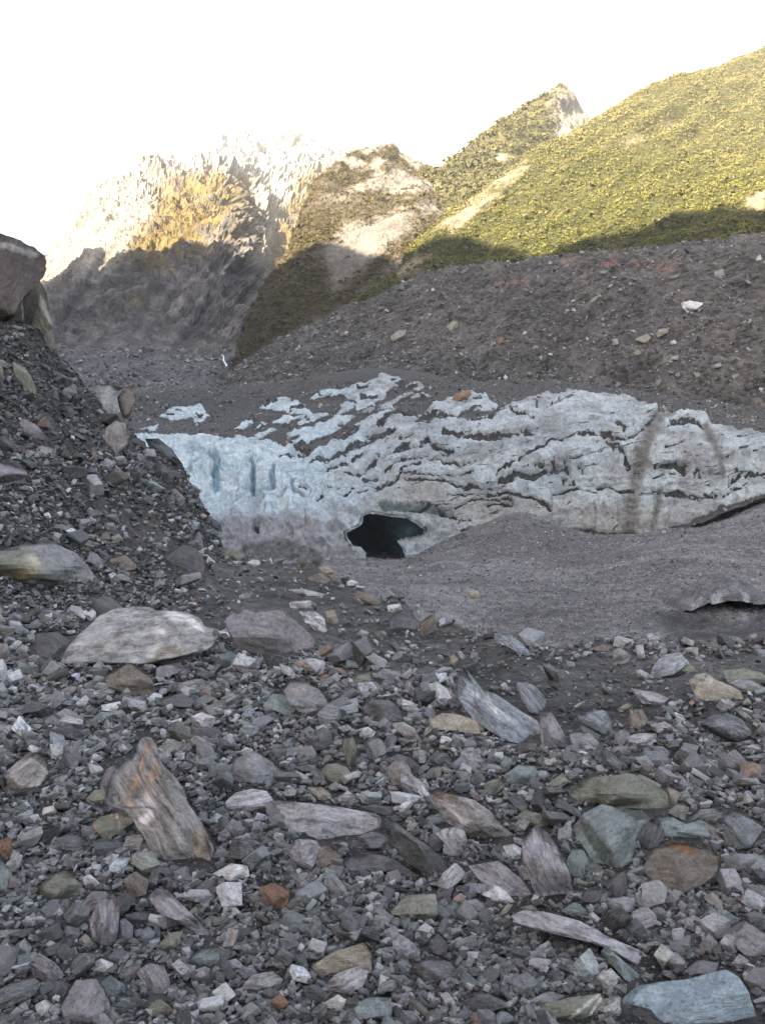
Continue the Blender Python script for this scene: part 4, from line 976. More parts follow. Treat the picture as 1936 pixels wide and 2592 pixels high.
H|.4|m|mauve squared rock||1363,342 1410,290 1447,330 1440,385 1390,395
H|.4|t|teal angular rock||1418,222 1460,180 1542,230 1510,263
H|.3|ss|small striped white stone||1205,218 1240,190 1252,222 1215,244
H|.3|ps|white and black banded stone||1258,222 1285,195 1312,215 1280,248
H|.5|o|broad olive rock|broad olive rock|28,205 100,130 230,120 242,212 190,245 100,225
H|.3|t|teal block||253,192 300,150 352,180 342,235 280,239
H|.5|k|mauve white cobble||588,178 640,170 692,205 650,218
H|.3|d|dark pointed rock||178,362 240,290 292,350 250,390
H|.5|t|pale teal rock||768,193 830,155 892,195 860,234
H|.3|d|dark mauve block||833,173 890,95 952,100 932,162 870,184
H|.2|d|dark blue wedge|dark blue wedge|958,75 1050,15 1062,92 1020,155
H|.4|ms|mauve boulder with pale speckles|speckled mauve boulder|370,0 500,-20 600,55 642,122 560,155 430,75
H|.6|w|long white stone||670,365 700,345 755,355 740,375
Z|.8|bs|large blue grey bedrock slab with rusty cracks on the gully side|bedrock slab|1160,1705 1178,1688 1200,1740 1250,1758 1300,1790 1360,1826 1372,1890 1290,1880 1200,1830 1160,1770
F|.3|m|mauve slab leaning against the bedrock slab||220,60 300,60 340,130 400,230 415,295 360,290 240,280
L|0|x|massive overhanging brown boulder on top of the left slope|massive overhanging boulder|-160,60 -80,20 0,5 110,40 200,72 267,150 237,252 200,275 150,335 60,470 0,485 -160,490
L|.1|y|pale brown rock pillar|rock pillar|140,340 240,262 282,340 322,600 335,690 200,665 150,500
L|.3|p|large pale cracked boulder|large pale cracked boulder|498,912 560,890 640,878 742,900 700,960 720,1045 690,1065 560,1055 510,995
L|.1|n|brown leaning slab|brown leaning slab|740,900 800,888 802,985 770,1090 740,1085 715,1020 660,985
M|.1|k|pale upright boulder with a rusty right side|rusty sided boulder|592,232 690,150 752,170 765,290 700,360 640,305
M|.4|m|mauve grey rock|mauve grey rock on the slope|98,182 150,140 230,190 287,265 200,267 110,215
M|.4|m|grey layered rock cut by the left edge||-80,415 0,405 100,400 162,460 150,525 -80,530
M|.2|d|dark beak shaped rock jutting over the ice|beak shaped rock|868,262 950,258 1030,330 1090,410 1102,452 1000,435 930,375
M|.2|d|dark thin slab jutting over the ice||958,432 1050,450 1107,492 1040,495
M|.2|d|dark rounded block||898,375 960,400 1040,480 1052,560 960,530
M|.3|k|brownish block|brownish block|958,565 1050,560 1112,620 1090,665 990,645
L|.3|o|greenish grey slab|greenish grey slab|78,742 150,780 222,900 212,985 130,915 88,835
L|.4|m|pale mauve rock||288,892 350,930 362,985 300,965
M|.4|w|white stone||248,715 290,700 317,735 280,744
M|.4|o|light topped rock|light topped rock|1328,905 1450,940 1482,985 1400,995 1340,965
M|.3|n|brown pale topped stone||568,835 640,820 667,850 640,885 590,875
M|0|n|thin brown upright splinter||550,312 582,310 577,425 553,405
L|.3|d|dark rock||1238,792 1330,800 1332,828 1260,814
M|.4|k|pinkish flat rock||150,330 230,300 340,320 330,380 200,370
M|.3|g|grey blocky rock||750,350 840,345 900,400 820,420
M|.4|b|bluish flat rock||725,660 780,680 795,720 750,715
M|.3|d|dark ledge rock||1110,650 1200,680 1320,770 1330,820 1230,790
M|.3|p|pale stone||370,705 410,695 430,730 390,745
L|.4|p|pale pointed stone||70,580 100,570 122,615 90,625
L|.3|n|brown block cut by the left edge||-60,760 5,750 22,800 18,910 -60,920
L|.3|d|dark tilted rock||380,1000 430,1020 460,1060 410,1080
O|.4|w|bright white boulder|bright white boulder|1150,390 1200,380 1283,395 1250,432 1190,452 1155,422
O|.5|y|long tan slab|long tan slab|868,612 990,558 1002,590 930,632
O|.5|y|short tan slab||1000,582 1010,555 1082,540 1070,570 1010,602
O|.3|p|pale round boulder||738,612 770,602 778,640 740,647
O|.4|p|light grey tilted block||598,388 660,345 682,355 640,392 605,407
O|.2|w|white triangular boulder|white triangular boulder|1573,148 1620,100 1632,132
O|.3|p|pale grey boulder beside a brown hollow||1348,205 1400,188 1412,240 1350,252
O|.4|g|grey flat boulder||648,205 720,195 690,222
O|.3|b|pale blue splinter||988,880 1030,838 1037,862 990,912
O|.3|r|orange tan boulder||50,605 85,595 92,630 60,638
O|.3|y|orange brown boulder||5,640 40,620 48,648 10,655
O|.5|n|brown flat slab||98,508 190,488 120,522
O|.2|y|tan upright boulder||148,932 200,908 222,940 160,963
O|.4|w|small white boulder||1082,625 1110,612 1125,632 1095,642
O|.4|p|pale boulder||1070,735 1100,715 1140,702 1130,730 1080,752
O|.3|y|cream boulder||1225,815 1250,805 1270,825 1240,840
O|.3|y|tan boulder||1110,820 1130,805 1145,825 1125,840
O|.4|p|pale flat boulder||1328,770 1380,750 1395,770 1350,785
O|.3|p|light boulder||1475,1070 1500,1040 1525,1065 1500,1100
O|.3|p|light squarish boulder||1560,1060 1600,1045 1605,1085 1570,1095
O|.3|y|small tan boulder||865,690 895,672 912,695 880,708
O|.3|w|small white round boulder||88,838 100,820 116,838 100,852
O|.4|p|thin pale slab||1075,245 1110,228 1145,222 1120,245
O|.4|p|pale lying slab||770,312 800,298 820,302 790,322
N|.3|y|pale tan overhanging boulder|overhanging tan boulder|1248,532 1290,500 1322,505 1310,535 1280,563
N|.3|y|rough tan boulder|rough tan boulder|915,595 960,560 1012,548 1000,590 930,628
N|.3|w|white round boulder||1157,315 1168,303 1182,315 1168,328
N|.3|y|cream round boulder||612,582 628,570 642,582 626,597
N|.3|p|white flat boulder||275,748 310,738 325,750 300,760
N|.3|p|pale triangular boulder||1003,785 1020,760 1035,770 1015,792
N|.3|p|pale small boulder||195,800 215,785 230,795 210,805
P|.3|r|pinkish brown block lying on the ice edge|pinkish brown block|1283,148 1300,108 1390,90 1402,120 1340,158
'''
CDEF = {'g': (.15,.15,.158), 'd': (.07,.07,.076), 'm': (.155,.142,.158), 'b': (.125,.14,.165), 't': (.13,.165,.165), 'o': (.135,.137,.10), 'n': (.125,.10,.08),
        'r': (.18,.09,.045), 'w': (.46,.45,.44), 'p': (.22,.215,.215), 'k': (.21,.19,.183), 'y': (.23,.195,.14), 's': (.22,.21,.225), 'x': (.06,.045,.039)}

for _c in CDEF:
    _v = np.array(CDEF[_c]); CDEF[_c] = tuple((_v * .68 + .32 * _v.mean()) * np.array([1.03, 1.0, .96]) * .95 * {'w': .75, 'p': .72, 'k': .7, 's': .78, 'y': .8}.get(_c, .85))

def ico(n):
    bm = bmesh.new(); bmesh.ops.create_icosphere(bm, subdivisions=n, radius=1)
    v_ = A([q.co[:] for q in bm.verts]); f_ = A([[q.index for q in p.verts] for p in bm.faces]); bm.free(); return v_, f_
ICO = {n: ico(n) for n in (1, 2, 3, 4, 5)}

def sheet_depth(name, px, py):
    P, pix = SHEETS[name][:2]; d = np.hypot(pix[:, 0] - px, pix[:, 1] - py); k = np.where(d < max(7, d.min() + 3))[0]
    return P[k, 1].min()

def poly_rock(poly, lean, rng, sheet=None, depthf=None, look_=''):
    """solid rock with the given outline as seen from the viewpoint, real depth, facets and layering"""
    q = A(poly); lo = q.min(0); hi = q.max(0); w, h = hi - lo; bx_ = q[np.argmax(q[:, 1]), 0]
    r = resample(poly, 360); c = r.mean(0)
    if sheet: Db = sheet_depth(sheet, c[0], min(hi[1], c[1] + .4 * h))
    else:
        Db = np.nan
        for dy in (-.04 * h, 4, 10, 20, 40, 80):
            Db = ray_ground(np.clip(c[0] * .5 + bx_ * .5, -350, 2290), hi[1] + dy, 1.2, 60)[0]
            if np.isfinite(Db): break
    size = math.sqrt(max(w, 1) * max(h, 1)); dp = (depthf or rng.uniform(.75, 1.0)) * min(size, 1.5 * h, 1.3 * w) * Db / F
    Dc = Db + .12 * dp
    big = max(w, h); sub = 5 if big > 90 else 4 if big > 26 else 3
    U, Fc = ICO[sub]
    th = np.arctan2(U[:, 2], U[:, 0]); rho = np.hypot(U[:, 0], U[:, 2])
    a = np.arctan2(-(r[:, 1] - c[1]), r[:, 0] - c[0]); rr = np.hypot(*(r - c).T); o = np.argsort(a)
    a = a[o]; rr = rr[o]; a = np.r_[a - 2 * np.pi, a, a + 2 * np.pi]; rr = np.r_[rr, rr, rr]
    R = np.interp(th, a, rr) * rho ** .8
    X = R * np.cos(th); Z = R * np.sin(th); Y = np.sign(U[:, 1]) * np.abs(U[:, 1]) ** .75 * dp / 2 * F / Dc       # all in photo pixels
    p = np.stack([X, Y, Z], -1)
    for _ in range(11):                                   # flat faces cut into the front and the back, leaving the outline as it is
        fs = -1.0 if rng.random() < .75 else 1.0
        nx, nz = rng.normal() * 1.0 * dp * F / Dc / w, (rng.normal() * .9 + .25) * dp * F / Dc / h
        g_ = p[:, 0] * nx + p[:, 2] * nz + fs * p[:, 1]; d = np.quantile(g_, rng.uniform(.72, .95))
        lim = fs * (d - p[:, 0] * nx - p[:, 2] * nz)
        hd = dp / 2 * F / Dc
        p[:, 1] = np.where(g_ > d, np.clip(lim, -hd, .2 * hd) if fs < 0 else np.clip(lim, -.3 * hd, hd), p[:, 1])
    if sub >= 4:
        ed = np.concatenate([Fc[:, [0, 1]], Fc[:, [1, 2]], Fc[:, [2, 0]]])
        for _ in range(2 if sub == 5 else 1):
            sm = np.zeros(len(p)); ct = np.zeros(len(p)); np.add.at(sm, ed[:, 0], p[ed[:, 1], 1]); np.add.at(ct, ed[:, 0], 1); p[:, 1] = .55 * p[:, 1] + .45 * sm / ct
    # direction of the layering: across the long axis of the outline
    e = np.linalg.eigh(np.cov((r - c).T))[1][:, 0]; e = e if e[1] < 0 else -e
    ln = A([e[0], rng.normal() * .35 - .2, -e[1]]); ln /= np.linalg.norm(ln)
    a1 = np.cross(ln, [0.3, 1, .1]); a1 /= np.linalg.norm(a1); a2 = np.cross(ln, a1)
    L = p @ np.stack([a1, a2, ln], 1) / size
    nn = p / np.linalg.norm(p, axis=1, keepdims=True)
    so_ = rng.uniform(0, 90)
    dd = .038 * fbm(L * 2.2 + so_, 4, 3, .5) + .014 * fbm(L * A([2, 2, 9]) + so_, 3, 4, .55, True) + .012 * fbm(L * 11 + so_, 3, 5)
    p = p + nn * (dd * size)[:, None]
    if look_.startswith('massive'): p = p + nn * (size * (.07 * fbm(L * 2.6 + 9, 4, 7, .55, True) + .03 * fbm(L * 9, 3, 8)))[:, None]
    P = up(c[0] + p[:, 0], c[1] - p[:, 2], Dc + (p[:, 1] + lean * (p[:, 2] + (hi[1] - c[1]))) * Dc / F)
    return P, Fc, L * (1.2 + .005 * size) + so_, Db, size

# rock marks: veins, rust, lichen with a shape of their own; one painted top-lit ledge
MARKS = {'big pointed boulder with two orange': [('D', 5, (.24,.13,.07), '945,250 900,400 850,490 825,650'), ('D', 6, (.24,.13,.07), '1005,410 940,490 915,580'), ('D', 14, (.34,.31,.31), '900,600 960,680 920,730'), ('D', 12, (.17,.12,.06), '1240,860 1260,960')],
  'huge half buried grey boulder': [('A', 34, (.11,.115,.07), '0,180 150,170 230,230'), ('A', 22, (.16,.12,.07), '20,280 200,250'), ('A', 12, (.24,.21,.16), '190,150 250,190')],
  'dark slab with a bright white vein': [('B', 3, (.4,.39,.38), '300,500 360,530 430,535 455,560'), ('B', 2.5, (.4,.39,.38), '340,560 400,575 440,610')],
  'green block crossed': [('H', 4, (.42,.41,.39), '780,680 860,620 930,555'), ('H', 3, (.42,.41,.39), '880,670 940,570')],
  'big rough brown boulder': [('F', 13, (.15,.07,.02), '1080,890 1120,920 1160,930')],
  'broad pale boulder with swirling': [('A', 12, (.30,.28,.25), '1000,560 1020,640 950,760'), ('A', 10, (.085,.075,.06), '620,720 760,640 830,640'), ('A', 8, (.09,.07,.03), '1000,790 1060,730 1130,760'), ('A', 12, (.38,.37,.35), '1080,520 1200,540 1270,590')],
  'large pink and white banded': [('E', 8, (.3,.27,.26), '1180,600 1300,700 1340,740'), ('E', 6, (.26,.13,.08), '1140,580 1260,610'), ('E', 16, (.12,.105,.08), '1350,820 1500,850')],
  'large blue grey bedrock': [('Z', 4, (.34,.3,.24), '1235,1760 1255,1800'), ('Z', 4, (.24,.15,.08), '1365,1840 1360,1880'), ('Z', 3, (.34,.32,.3), '1180,1740 1290,1810')],
  'big boulder with a bright pale': [('C', 16, (.4,.38,.33), '1190,925 1250,900'), ('C', 14, (.32,.3,.25), '1270,890 1300,930')],
  'olive slab with rusty': [('D', 7, (.19,.09,.04), '600,780 620,830'), ('D', 6, (.18,.1,.05), '700,700 760,740'), ('D', 3, (.3,.3,.26), '740,690 760,790')],
  'massive overhanging': [('L', 9, (.2,.2,.19), '-40,45 60,60 150,90 220,100')],  # light on the flat top ledge, put into the colour
  'rounded grey boulder': [('B', 8, (.2,.16,.13), '260,1000 320,980')]}

items = []
for ln_ in ROCKS.strip().split('\n'):
    cr, lean, ck, look, short, poly = ln_.split('|')
    items.append((cr, float(lean), ck, look, short, pts(poly, *CROPS[cr])))
rng = np.random.default_rng(77)
HERO = []                                              # (object, centre pixel, look, short, size, foot distance)
for cr, lean, ck, look, short, poly in items:
    sheet = 'moraine' if cr in 'ON' else 'glacier' if cr == 'P' else None
    if look == 'dark rock' and cr == 'L': sheet = 'mountain'
    P, Fc, L, Db, size = poly_rock(poly, lean, rng, sheet, None, look)
    col = A(CDEF[ck[0]]) * rng.uniform(.88, 1.12); bd = .9 if 's' in ck[1:] or ck == 's' else .3
    if look.startswith('huge smooth'): col = A([.15, .18, .195])
    cv = np.repeat(col[None], len(P), 0)
    for key, ms in MARKS.items():
        if look.startswith(key):
            px_ = down(P); px_ = px_ + (size * .05) * np.stack([fbm(L * 1.5, 3, 60), fbm(L * 1.5, 3, 61)], -1)
            for ck_, wd_, cc_, s_ in ms:
                cv = lerp(cv, A(cc_), sstep(1.3, .4, seg_dist(px_, pts(s_, *CROPS[ck_])) / wd_) * (.55 + .45 * np.clip(.5 + 2 * fbm(L * 6, 3, 62), 0, 1)) * .9)
    cen = P.mean(0); q = A(poly); w, h = q.max(0) - q.min(0)
    kind = 'flat_rock' if 'slab' in look else 'boulder' if ('boulder' in look or size > 130) else 'stone' if size < 28 else 'rock'
    base = A([cen[0], cen[1], P[:, 2].min()])
    o = mk(kind, P - base, [Fc], M_ROCK, {'col': cv, 'lp': L, 'bd': np.full(len(P), bd)}, smooth=False)
    o.location = base
    HERO.append([o, q.mean(0), look, short, size, Db, cr, kind, q])
# ------------------------------------------------------------------ loose rubble: stones of every size scattered over the ground
def stone_protos(rng, n, sub):
    """angular broken slabs: hulls of jittered box corners, worn a little along the edges when they are large enough to show it"""
    out = []
    for _ in range(n):
        c = A([[x, y, z] for x in (-1, 1) for y in (-1, 1) for z in (-1, 1)], float)
        p = c * rng.uniform(.45, 1.0, (8, 3)) + rng.normal(0, .12, (8, 3))
        p = np.concatenate([p, rng.normal(size=(rng.integers(1, 5), 3)) * .55])
        p = p * A([1, rng.uniform(.5, .95), rng.uniform(.24, .62)]) * rng.uniform(.85, 1.15)
        bm = bmesh.new(); vs_ = [bm.verts.new(q) for q in p]
        r = bmesh.ops.convex_hull(bm, input=vs_, use_existing_faces=False)
        bmesh.ops.delete(bm, geom=list({g for g in r['geom_interior'] + r['geom_unused'] if isinstance(g, bmesh.types.BMVert)}), context='VERTS')
        if sub >= 2:
            bmesh.ops.dissolve_limit(bm, angle_limit=.2, verts=bm.verts, edges=bm.edges)
            bmesh.ops.bevel(bm, geom=list(bm.edges), offset=.05, segments=1, affect='EDGES')
            bmesh.ops.triangulate(bm, faces=bm.faces)
        if sub >= 3:
            bmesh.ops.subdivide_edges(bm, edges=list(bm.edges), cuts=3, use_grid_fill=True); bmesh.ops.triangulate(bm, faces=bm.faces)
        bm.verts.index_update(); bm.faces.ensure_lookup_table()
        V_ = A([q.co[:] for q in bm.verts]); F_ = A([[q.index for q in t.verts] for t in bm.faces]); bm.free()
        if sub >= 3:
            nn = V_ / np.linalg.norm(V_, axis=1, keepdims=True); s0 = rng.uniform(0, 60)
            V_ = V_ + nn * (.05 * fbm(V_ * 2.2 + s0, 3, 6) + .035 * fbm(V_ * A([2, 2, 11]) + s0, 3, 8, .55, True))[:, None]
        out.append((V_, F_))
    return out
PAL = [('g', .27), ('d', .15), ('m', .16), ('b', .13), ('t', .07), ('o', .05), ('n', .05), ('p', .06), ('w', .022), ('r', .01), ('k', .025)]
PALC = A([CDEF[k] for k, _ in PAL]); PALC = (PALC * .64 + .36 * PALC.mean(1, keepdims=True)) * A([1.01, 1.0, .98]) * 1.0; PALW = A([w for _, w in PAL]); PALW /= PALW.sum()
def rotations(rng, n, tilt):
    a = rng.uniform(0, 2 * np.pi, n); b = rng.normal(0, tilt, n); c = rng.normal(0, tilt, n)
    ca, sa, cb, sb, cc_, sc_ = np.cos(a), np.sin(a), np.cos(b), np.sin(b), np.cos(c), np.sin(c); z = 0 * a
    Rz = np.stack([np.stack([ca, -sa, z], -1), np.stack([sa, ca, z], -1), np.stack([z, z, z + 1], -1)], 1)
    Rx = np.stack([np.stack([z + 1, z, z], -1), np.stack([z, cb, -sb], -1), np.stack([z, sb, cb], -1)], 1)
    Ry = np.stack([np.stack([cc_, z, sc_], -1), np.stack([z, z + 1, z], -1), np.stack([-sc_, z, cc_], -1)], 1)
    return Rx @ Ry @ Rz
def make_stones(rng, B, r, sub, tilt, sink=.1, colmul=1.0, pale=0.0):
    """list of stones in batches that share a prototype: (vertices n,m,3; faces; colour n,3; banding n; local n,m,3; original index)"""
    protos = stone_protos(rng, 44, sub); n = len(B); k = rng.integers(0, 44, n); R = rotations(rng, n, tilt)
    ci = rng.choice(len(PAL), n, p=PALW); c = PALC[ci] * np.exp(rng.normal(-.05, .5, n))[:, None] * colmul
    if pale: c = np.where(rng.random((n, 1)) < pale, A([.2, .19, .175])[None] * rng.uniform(.7, 1.3, (n, 1)), c)
    c = np.clip(c, .018, .3)
    bd = np.clip(rng.normal(.4, .4, n), .05, 1.1); off = rng.uniform(0, 80, (n, 1, 3)); out = []
    for q, (pv_, Fc) in enumerate(protos):
        m = np.where(k == q)[0]
        if not len(m): continue
        W = np.einsum('nab,nvb->nva', R[m], pv_[None] * r[m][:, None, None])
        W[:, :, 2] -= (W[:, :, 2].min(1) * (1 - 2 * sink))[:, None]
        out.append((W + B[m][:, None, :], Fc, c[m], bd[m], pv_[None] * 1.3 + off[m], m))
    return out
def merge(lists):
    Vs, Fs, Cs, Bs, Ls, off = [], [], [], [], [], 0
    for V, Fc, c, bd, L, _m in lists:
        n, m = V.shape[:2]; Vs.append(V.reshape(-1, 3)); Fs.append((Fc[None] + (np.arange(n) * m)[:, None, None]).reshape(-1, 3) + off)
        Cs.append(np.repeat(c, m, 0)); Bs.append(np.repeat(bd, m)); Ls.append(L.reshape(-1, 3)); off += n * m
    return np.concatenate(Vs), [np.concatenate(Fs)], {'col': np.concatenate(Cs), 'bd': np.concatenate(Bs), 'lp': np.concatenate(Ls)}

FINE = [pts('560,1425 700,1412 800,1420 890,1480 1010,1530 1170,1590 1300,1650 1500,1650 1936,1650 2300,1650 2300,1700 1936,1720 1800,1790 1700,1800 1620,1860 1500,1890 1380,1890 1330,1840 1180,1720 1050,1700 900,1690 760,1640 560,1600 480,1500'),
        pts('560,1500 800,1440 870,1490 1010,1560 1190,1640 1330,1700 1390,1790 1280,1800 1130,1690 900,1650 840,1610'), pts('330,1250 430,1330 480,1400 560,1440 560,1500 420,1480 300,1400 200,1300 150,1230')]
def fine_factor(pix): return np.maximum(polymask(pix, FINE[0], 35), np.maximum(.97 * polymask(pix, FINE[1], 20), .6 * polymask(pix, FINE[2], 40)))
def sample(rng, n, smin, smax, region):
    x0, y0, x1, y1 = region
    px = rng.uniform(x0, x1, n); py = rng.uniform(y0, y1, n); s = np.exp(rng.uniform(math.log(smin), math.log(smax), n))
    return px, py, s
rng = np.random.default_rng(123)
CLASSES = [(1700, 34, 74, 3, .36), (10000, 21, 36, 2, .38), (26000, 13, 22, 1, .42), (36000, 7.5, 13, 1, .45), (26000, 4, 7.5, 1, .5)]
heroq = [(h[8], h[5]) for h in HERO]
big, lists = [], []
for n, smin, smax, sub, tilt in CLASSES:
    px, py, s = sample(rng, n, smin, smax, (-260, 1150, 2200, 2720))
    D = ray_ground(px, py, 1.7, 33); pix = np.stack([px, py], -1)
    ff = fine_factor(pix)
    keep = np.isfinite(D) & (rng.random(n) < 1 - ff * (.96 if smin > 20 else .92 if smin > 12 else .78 if smin > 7 else .2))
    rad = s / 2 * np.where(np.isfinite(D), D, 1) / F
    keep &= rad < np.where(D > 11.5, .30, .5)
    keep &= (rng.random(n) < np.where((D > 12.5) & (px < 600), .12 if smin > 20 else .3 if smin > 12 else .6, 1))
    if smin > 7:                                       # keep clear of the outlines of the named rocks
        for q, db in heroq:
            if q[:, 0].max() < -260: continue
            big_ = np.ptp(q[:, 0]) * np.ptp(q[:, 1]) > 2500
            m = inpoly(pix, q + (q - q.mean(0)) * .12)
            if big_ and smin > 12: m |= inpoly(pix - np.stack([0 * s, s * .55], -1), q)
            keep &= ~(m & (D > db - (.05 if not big_ else .25)))
    px, py, s, D, rad = (a[keep] for a in (px, py, s, D, rad))
    X = (px - CX) / F * D; Zg = ground_z(X, D)
    lift = rad * rng.uniform(-.2, 1.0, len(rad)) if smin < 20 else rad * rng.uniform(-.2, .25, len(rad))
    B = np.stack([X, D, Zg + lift], -1)
    st_ = make_stones(rng, B, rad * 1.12, sub, tilt, .14)
    if smin > 30: big.append((st_, px, py, s, D))
    else: lists += st_
# the same rubble carries on to both sides of the view
for reg in ((-1500, 1560, -260, 2720), (2200, 1660, 3500, 2720)):
    for n, smin, smax, sub, tilt in [(260, 34, 70, 2, .36), (2200, 21, 36, 1, .38), (7000, 12, 21, 1, .42), (8000, 7, 12, 1, .45)]:
        px, py, s = sample(rng, n, smin, smax, reg); D = ray_ground(px, py, 1.7, 20); k = np.isfinite(D); px, s, D = px[k], s[k], D[k]
        rad = s / 2 * D / F; X = (px - CX) / F * D
        lists += make_stones(rng, np.stack([X, D, ground_z(X, D) + rad * rng.uniform(-.2, .6, len(rad))], -1), rad * 1.12, sub, tilt, .14)
# the steep rubble slope on the left
for n, smin, smax, sub, tilt in [(170, 30, 62, 2, .6), (600, 19, 30, 2, .6), (3600, 10, 19, 1, .6), (16000, 4.5, 10, 1, .6)]:
    px, py, s = sample(rng, n, smin, smax, (-260, 740, 640, 1560)); D = ray_ground(px, py, 10, 33); pix = np.stack([px, py], -1)
    keep = np.isfinite(D) & (fine_factor(pix) < .5)
    if smin > 12:
        for q, db in heroq:
            if q[:, 0].min() < 640: keep &= ~inpoly(pix, q)
    px, py, s, D = (a[keep] for a in (px, py, s, D)); rad = s / 2 * D / F; X = (px - CX) / F * D
    lists += (make_stones(rng, np.stack([X, D, ground_z(X, D) + rad * rng.uniform(-.3, .3, len(rad))], -1), rad * 1.1, sub, tilt, .25, .55))
# silt flat and gravel cone: small stones
n = 34000; px, py, s = sample(rng, n, 2.0, 8, (700, 1290, 2200, 1680)); s = 2.0 + (s - 2) * rng.random(n) ** 1.8
D = ray_ground(px, py, 34, 150); k = np.isfinite(D) & ~inpoly(np.stack([px, py], -1), [(1640,1560),(1720,1545),(1870,1580),(1936,1545),(2050,1540),(1990,1600),(1860,1625),(1720,1622)]); px, py, s, D = px[k], py[k], s[k], D[k]
X = (px - CX) / F * D
lists += (make_stones(rng, np.stack([X, D, ground_z(X, D)], -1), s * .55 * D / F, 1, .4, .2, 1.05, .12))
V, Fc, at = merge(lists)
tag(mk('rubble', V, Fc, M_ROCK, at, smooth=False), 'loose grey rubble and gravel covering the ground in front of the glacier', kind='stuff')
# moraine slope and scree: stones
def sheet_stones(name, n, smin, smax, region, seed, pale, label, colmul=1.0, mask=None):
    rng = np.random.default_rng(seed); P, pix, at, nt_, ns_ = SHEETS[sheet_] if False else SHEETS[name]
    m = (pix[:, 0] > region[0]) & (pix[:, 0] < region[2]) & (pix[:, 1] > region[1]) & (pix[:, 1] < region[3]) & (np.arange(len(P)) < int(nt_ * .8) * ns_)
    if mask is not None: m &= mask
    k = rng.choice(np.where(m)[0], n); B = P[k] + rng.normal(0, .4, (n, 3)) * A([1, .3, 0])
    s = smin * (smax / smin) ** (rng.random(n) ** 3.4)
    V, Fc, at = merge(make_stones(rng, B, s * .55 * B[:, 1] / F, 1, .6, .25, colmul, pale))
    tag(mk('scree_stones', V, Fc, M_ROCK, at, smooth=False), label, kind='stuff')
sheet_stones('moraine', 12000, 2.2, 13, (450, 560, 2200, 1110), 31, .12, 'countless small stones dotted over the grey moraine slope', .95)
sheet_stones('mountain', 5000, 2.6, 14, (60, 880, 720, 1130), 32, .12, 'countless small stones at the foot of the far mountain', .95)
sheet_stones('glacier', 7000, 2.2, 11, (300, 960, 2100, 1420), 33, .06, 'countless small stones of the debris lying on the ice', .8, SHEETS['glacier'][3] and dirt > .7)

# the biggest of the scattered stones are things of their own
NAMES = {'g': 'grey', 'd': 'dark grey', 'm': 'mauve grey', 'b': 'blue grey', 't': 'greenish grey', 'o': 'olive', 'n': 'brown', 'p': 'pale grey', 'w': 'white', 'r': 'rusty', 'k': 'pinkish'}
st_, px, py, s, D = big[0]
flat = {}
for b_ in st_:
    for q, m in enumerate(b_[5]): flat[int(m)] = (b_[0][q], b_[1], b_[2][q], b_[3][q], b_[4][q])
score = s * ((px > -20) & (px < 1956) & (py < 2600)); order = np.argsort(-score)
NB = max(0, min(300 - len(HERO), int((score > 0).sum())))
rest = set(int(q) for q in order[NB:])
for i in order[:NB]:
    P, Fc, ci_, bi_, Li_ = flat[int(i)]; cen = P.mean(0); base = A([cen[0], cen[1], P[:, 2].min()]); ext = P.max(0) - P.min(0)
    lum = ci_.mean(); hue = ci_ / lum
    nm = 'dark grey' if lum < .06 else 'white' if lum > .3 else 'pale grey' if lum > .15 else 'rusty' if hue[0] > 1.4 else 'brown' if hue[0] > 1.15 else 'bluish grey' if hue[2] > 1.12 else 'greenish grey' if hue[1] > 1.02 else 'mid grey'
    shp = 'flat' if ext[2] < .5 * max(ext[:2]) else 'chunky' if ext[2] > .8 * max(ext[:2]) else 'angular'
    bn = ' banded' if bi_ > .65 else ''
    kind = 'stone' if s[i] < 45 else 'rock'
    o = mk(kind, P - base, [Fc], M_ROCK, {'col': np.repeat(ci_[None], len(P), 0), 'lp': Li_, 'bd': np.full(len(P), bi_)}, smooth=False); o.location = base
    HERO.append([o, A([px[i], py[i] - s[i] * .3]), f'{nm} {shp}{bn} {kind}', '', s[i], D[i], '-', kind, None])
if len(rest):
    V2, F2, at2 = merge([(f_[0][None], f_[1], f_[2][None], A([f_[3]]), f_[4][None], 0) for q, f_ in flat.items() if q in rest])
    tag(mk('cobbles', V2, F2, M_ROCK, at2, smooth=False), 'uncounted cobbles mixed into the loose rubble', kind='stuff')

# small blocks of fallen ice below the cave and the dark hollow under the dirty ice lip on the right
ICEB = [('680,1112 720,1098 760,1105 755,1125 700,1128', 'flat white ice block'), ('758,1112 815,1105 818,1130 770,1132', 'squared white ice block'), ('820,1140 838,1122 862,1135 850,1150 825,1150', 'small grey ice block'),
        ('905,1128 940,1120 975,1125 960,1140 915,1140', 'thin white ice block'), ('1000,1095 1040,1065 1085,1075 1105,1062 1125,1085 1060,1100 990,1112', 'largest pile shaped ice block')]
for s_, look in ICEB:
    P, Fc, L, Db, size = poly_rock(pts(s_, *L7), .3, rng, 'glacier')
    Db = ray_ground(pts(s_, *L7)[0][0], A(pts(s_, *L7))[:, 1].max(), 34, 160)[0]
    base = A([P[:, 0].mean(), P[:, 1].mean(), P[:, 2].min()])
    o = mk('ice_block', P - base, [Fc], M_ICE, {'col': np.repeat(A([[.34, .37, .38]]), len(P), 0), 'dirt': np.zeros(len(P)), 'grit': np.ones(len(P))}); o.location = base
    tag(o, look + ' lying in front of the cave mouth', 'ice block', 'fallen ice blocks below the cave')
# dirty ice lip over a dark hollow
lipo = bpy.data.objects.new('ice_lip', None); COL.objects.link(lipo)
tag(lipo, 'lens of dirty ice arching over a dark slot in the grey silt', 'ice lip')
us, ut = np.meshgrid(np.linspace(-1, 1, 70), np.linspace(0, 1, 40))
ax = us.ravel(); tt = ut.ravel()
